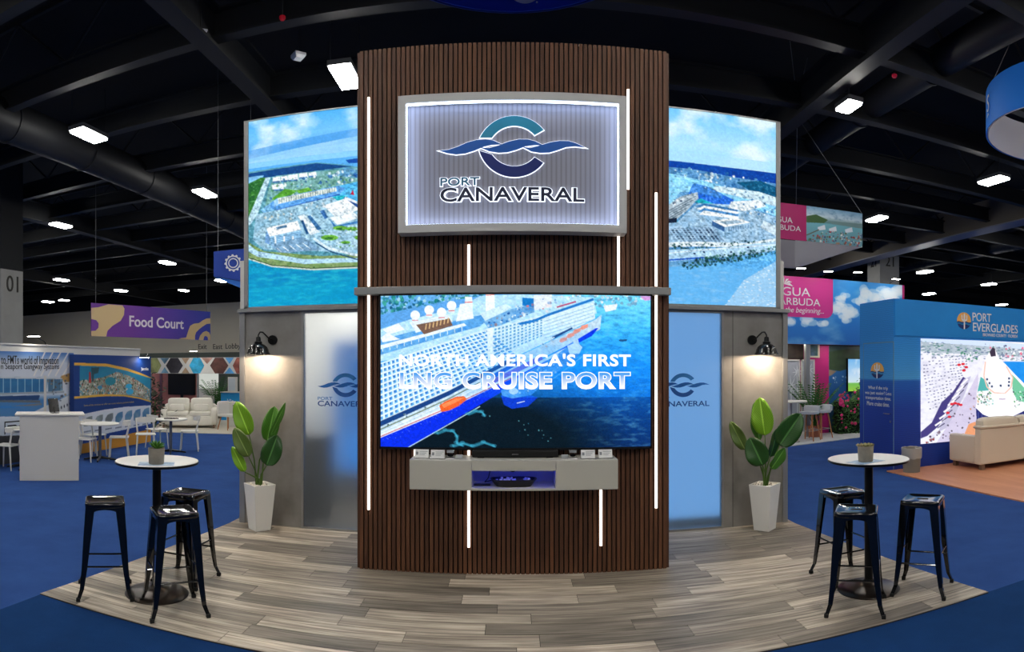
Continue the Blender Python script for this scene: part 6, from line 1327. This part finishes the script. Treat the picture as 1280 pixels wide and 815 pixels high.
# back wall under the header
BY = 15.75; fbk = Fr((0, BY, 0), (1, 0, 0)); bu = lambda px, py: fbk.uv(px, py)
struct(MB().box(5.2, bu(1036, 500)[0], BY, BY + .1, 0, az0).build('wall_island_left', mat('magenta_wall', (186, 32, 118), .55)), 'magenta back wall of the pink island stand', 'wall')
iw_ = thing('landscape_wall', 'wall print of green bay hills behind the flowering hedge', 'exhibit wall', M=fbk.mat())
lx0, lx1 = bu(1036, 500)[0], bu(1110, 500)[0]; MB().box(lx0, lx1, 0, az0, -.1, 0).build('board', M_plaster, iw_)
def paint_bay():
    c = Canvas(fbk, lx0, 0, lx1, az0, 120, 150); n2 = fbm(150, 120, 12, 20, 4, 91)
    c.rows([(0, (40, 110, 180)), (.15, (60, 130, 190)), (.3, (24, 96, 160)), (.6, (20, 84, 150)), (1, (24, 60, 60))])
    c.poly([(1036, 432), (1060, 428), (1085, 426), (1110, 430), (1110, 444), (1036, 440)], (58, 84, 78), tex=(n2, (36, 60, 60))); c.poly([(1036, 440), (1060, 436), (1110, 444), (1110, 456), (1070, 458), (1050, 464), (1036, 462)], (52, 76, 42), tex=(n2, (30, 50, 34)))
    c.poly([(1036, 462), (1046, 464), (1038, 470), (1036, 470)], (140, 124, 100)); c.speckle([(1040, 470), (1060, 470), (1058, 482), (1042, 480)], 12, 1.2, [(220, 230, 236)], 4)
    c.build('photo_print', picmat('matte_print'), iw_, .002)
paint_bay()
a, b_ = bu(1058.5, 489), bu(1082, 449); t = thing('lit_screen', 'small bright screen with sky and meadow on the bay wall', 'screen', M=fbk.mat(0, 0, .08)); MB().box(a[0] - .02, b_[0] + .02, a[1] - .02, b_[1] + .02, -.075, -.002).build('casing', M_blackm, t)
c = Canvas(fbk, a[0], a[1], b_[0], b_[1], 40, 60); c.rows([(0, (120, 186, 240)), (.5, (190, 220, 246)), (.72, (210, 232, 240)), (.76, (120, 190, 90)), (1, (150, 200, 70))]); c.mix((fbm(60, 40, 4, 4, 3, 3) - .5) * 3 * (np.linspace(0, 1, 60)[:, None] < .72), (240, 246, 252), .7); c.build('screen_picture', picmat('small_screen_picture', .95), t, 0)
# framed pictures and palm silhouette glass panels on the magenta wall
a, b_ = bu(978, 449), bu(1004, 429); t = thing('coast_photograph', 'dark rocky coast photo panel on the magenta wall', 'picture', M=fbk.mat()); MB().box(a[0] - .3, b_[0], a[1], b_[1] + .05, .001, .03).build('print', mat('rock_photo', (20, 17, 15), .6, noise=(3, (64, 52, 40))), t)
a, b_ = bu(1010, 447), bu(1024, 429); t = thing('framed_picture', 'small framed picture of greenery on the magenta wall', 'picture', M=fbk.mat()); MB().box(a[0], b_[0], a[1], b_[1], .001, .03).build('frame', mat('beige_frame', (206, 196, 176), .6), t); MB().box(a[0] + .06, b_[0] - .06, a[1] + .05, b_[1] - .05, .03, .034).build('print', mat('green_photo', (36, 88, 44), .6, noise=(4, (90, 120, 150))), t)
M_gp = mat('pale_glass', (176, 182, 194), .35); M_ps = mat('frosted_palm_print', (222, 226, 232), .5)
for i, (xl, xr) in enumerate(((970, 995), (996.5, 1013))):
    a, b_ = bu(xl, 545), bu(xr, 449.5); t = thing('glass_panel', ('pale glass panel with white palm print next to the light box post', 'narrow pale glass panel with white palm print by the magenta wall')[i], 'glass panel', M=fbk.mat(0, 0, .25))
    zt_ = b_[1]; MB().box(a[0] + .03, b_[0] - .03, .1, zt_ - .03, -.012, 0).build('pane', M_gp, t)
    for q_ in ((a[0], a[0] + .03), (b_[0] - .03, b_[0])): MB().box(q_[0], q_[1], 0, zt_, -.03, .02).build('frame', M_plaster, t)
    MB().box(a[0], b_[0], zt_ - .04, zt_, -.03, .02).build('frame', M_plaster, t); MB().box(a[0], b_[0], .0, .1, -.03, .02).build('frame', M_plaster, t)
    for px, py, s_ in (((984, 482, .24), (992, 465, .18)) if i == 0 else ((1006, 462, .18),)):
        x, y_ = fbk.uv(px, py); wv = .02
        pl = []
        for k in range(9):
            an = k * 2 * PI / 9 + .3; pl += [(x + .05 * math.cos(an - .3), y_ + .05 * math.sin(an - .3)), (x + s_ * math.cos(an), y_ + s_ * 1.35 * math.sin(an) - .03)]
        shape(t, 'palm_print', pl, M_ps, .003, .002); MB().box(x - .02, x + .02, .1, y_, .002, .005).build('palm_trunk_print', M_ps, t)
struct(MB().prism([G(972, 560)[:2], G(1082, 546)[:2], (11.2, BY), (5.2, BY)], 0, .015).build('floor_island_stand', mat('pale_stone_floor', (186, 190, 192), .5, noise=(3, (168, 172, 176)))), 'pale stone floor of the pink island stand', 'floor')
# hedge with pink flowers
h0, h1 = bu(1037, 540)[0], bu(1084, 540)[0]; t = thing('flowering_hedge', 'dense green hedge with pink flowers against the bay wall', 'hedge', ((h0 + h1) / 2, BY - .35, .015)); hwid = (h1 - h0) / 2; rr = random.Random(12); mb = MB()
for k in range(2600):
    x = rr.uniform(-hwid, hwid); zt_ = 1.15 + .25 * math.sin(x * 4) + (.3 if x > .2 else 0); c = Vector((x, rr.uniform(-.26, .22), rr.uniform(.0, zt_))); a = rr.uniform(0, 6.3); u = Vector((math.cos(a), math.sin(a) * .7, rr.uniform(-.8, .8))) * rr.uniform(.03, .06); v = u.orthogonal().normalized() * .022
    mb.add([c - u, c + v, c + u, c - v], [(0, 1, 2, 3)])
o = mb.build('foliage', mat('hedge_green', (30, 74, 28), .55, noise=(6, (64, 112, 44))), t); o['kind'] = 'stuff'
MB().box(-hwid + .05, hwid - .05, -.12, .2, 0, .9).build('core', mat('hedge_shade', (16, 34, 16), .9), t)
fm = MB().ball((0, 0, 0), (.05, .03, .05), 7, 4).mesh('flower', mat('pink_flower', (206, 44, 112), .5, vary=.2))
for k in range(46):
    o = put('flower', fm, t); x, z = (rr.gauss(-.55, .3), rr.gauss(.98, .1)) if k < 26 else (rr.uniform(-hwid, hwid), rr.uniform(.1, .8)); o.location = (max(-hwid, min(hwid, x)), -.28 + rr.uniform(-.02, .04), z); o.scale = [rr.uniform(.5, 1.1)] * 3
palm(1018, 546.5, 1.5, 'potted palm with arching fronds at the magenta wall', 22, seed=8, L0=.72, potm=mat('terracotta', (150, 92, 70), .7))
def stool2(px, py, rz, lb):
    g = G(px, py); o = thing('counter_chair', lb, 'chair', (g.x, g.y, .015), rz, 'grey counter chairs with wooden legs')
    MB().cushion(-.22, .22, -.2, .2, .66, .74).build('seat', mat('grey_white_shell', (190, 194, 200), .5), o, True); MB().cushion(-.22, .22, .12, .24, .7, .88).build('backrest', MATS['grey_white_shell'], o, True)
    for sx in (-1, 1):
        for sy in (-1, 1): MB().tube([(sx * .13, sy * .13, .67), (sx * .22, sy * .22, 0)], [.02, .014], 8).build('leg', mat('beech_leg', (170, 112, 70), .5), o, True)
    MB().tube([(-.19, -.19, .25), (.19, -.19, .25), (.19, .19, .25), (-.19, .19, .25), (-.19, -.19, .25)], .009, 6).build('footrest', M_alu, o)
stool2(1011.5, 551, -.9, 'grey counter chair with wooden legs nearer the palm on the right'); stool2(1026, 548, -1.2, 'grey counter chair with wooden legs in front of the magenta wall')
g = G(989, 553); t = thing('counter_table', 'white high table beside the palm print glass at the right', 'table', (g.x, g.y, .015)); MB().lathe([(.38, .98), (.4, .99), (.4, 1.02), (.39, 1.025)], 32).build('table_top', M_wp, t, True); MB().lathe([(.025, .02), (.025, .98)], 12).build('column', M_alu, t, True); MB().lathe([(.22, 0), (.22, .015), (.03, .03)], 24).build('base', M_alu, t, True)
# hanging box banner above the island stand
zb0, zb1 = ZY(1078, 309, 14.0), ZY(1078, 267, 14.0); fbx = Fr((0, 14.0, 0), (1, 0, 0)); xr_ = fbx.uv(1078, 290)[0]; xl_ = xr_ - 4.2
hb_ = thing('hanging_banner', 'pink and photo box banner hanging over the island stand', 'banner', M=fbx.mat())
xm = fbx.uv(1008, 290)[0]
MB().box(xl_, xm, zb0, zb1, -.03, 0).build('pink_face', mat('deep_pink_fabric', (166, 24, 96), .6), hb_); MB().box(xm, xr_, zb0, zb1, -.03, -.002).build('photo_face', M_ws, hb_)
MB().box(xl_, xl_ + .03, zb0, zb1, -4, -.03).build('side_face', M_ws, hb_); MB().box(xr_ - .03, xr_, zb0, zb1, -4, -.03).build('side_face', M_ws, hb_); MB().box(xl_, xr_, zb0, zb1, -4.03, -4).build('rear_face', M_ws, hb_)
c = Canvas(fbx, xm, zb0, xr_, zb1, 130, 80); n2 = fbm(80, 130, 14, 14, 4, 99); c.rows([(0, (120, 164, 196)), (.25, (196, 214, 222)), (.4, (90, 130, 130)), (.45, (110, 176, 190)), (1, (100, 150, 160))]); c.mix((n2 - .5) * 3 * (np.linspace(0, 1, 80)[:, None] < .3), (80, 124, 160), .6)
c.poly([(1008, 270), (1020, 268), (1035, 275), (1030, 279), (1008, 278)], (60, 96, 50)); c.poly([(1035, 276), (1078, 280), (1078, 286), (1040, 280)], (110, 140, 140))
for x, y_ in ((1027, 284), (1041, 286), (1061, 287)): c.poly([(x - 5, y_), (x + 4, y_ - 3), (x + 5, y_ + 3), (x - 4, y_ + 4)], (220, 226, 232))
c.speckle([(1008, 298), (1030, 288), (1050, 290), (1078, 292), (1078, 310), (1008, 302)], 200, 1.6, [(176, 40, 40), (200, 110, 70), (230, 224, 214), (60, 80, 120), (70, 100, 60), (120, 60, 50)], 6); c.line([(1008, 294), (1024, 287)], 1.2, (90, 80, 60))
c.build('photo_print', picmat('matte_print'), hb_, .0)
for body, pr0, pl0, py0, py1 in (('ANTIGUA', 990.5, 947, 279, 272), ('and BARBUDA', 1001, 938, 288.5, 282)): (x1, _), (x0, _) = fbx.uv(pr0, 280), fbx.uv(pl0, 280); text(hb_, 'lettering', body, x0, fbx.uv(990, py0)[1], x1, fbx.uv(990, py1)[1], mm, .004, .002)
MB().tube([(xr_, zb1, -.02), (xr_ - 1.4, zb1 + 2.6, -1.0)], .01, 5).tube([(xl_, zb1, -.02), (xr_ - 1.4, zb1 + 2.6, -1.0)], .01, 5).tube([(xr_, zb1, -4), (xr_ - 1.4, zb1 + 2.6, -1.0)], .01, 5).tube([(xr_ - 1.4, zb1 + 2.6, -1.0), (xr_ - 1.4, zb1 + 3.0, -1.0), (xr_ - 1.8, 10.2, -.6)], .01, 5).tube([(xr_ - 1.4, zb1 + 3.0, -1.0), (xr_ - 1.0, 10.2, -1.2)], .01, 5).build('cable', M_cable, hb_)
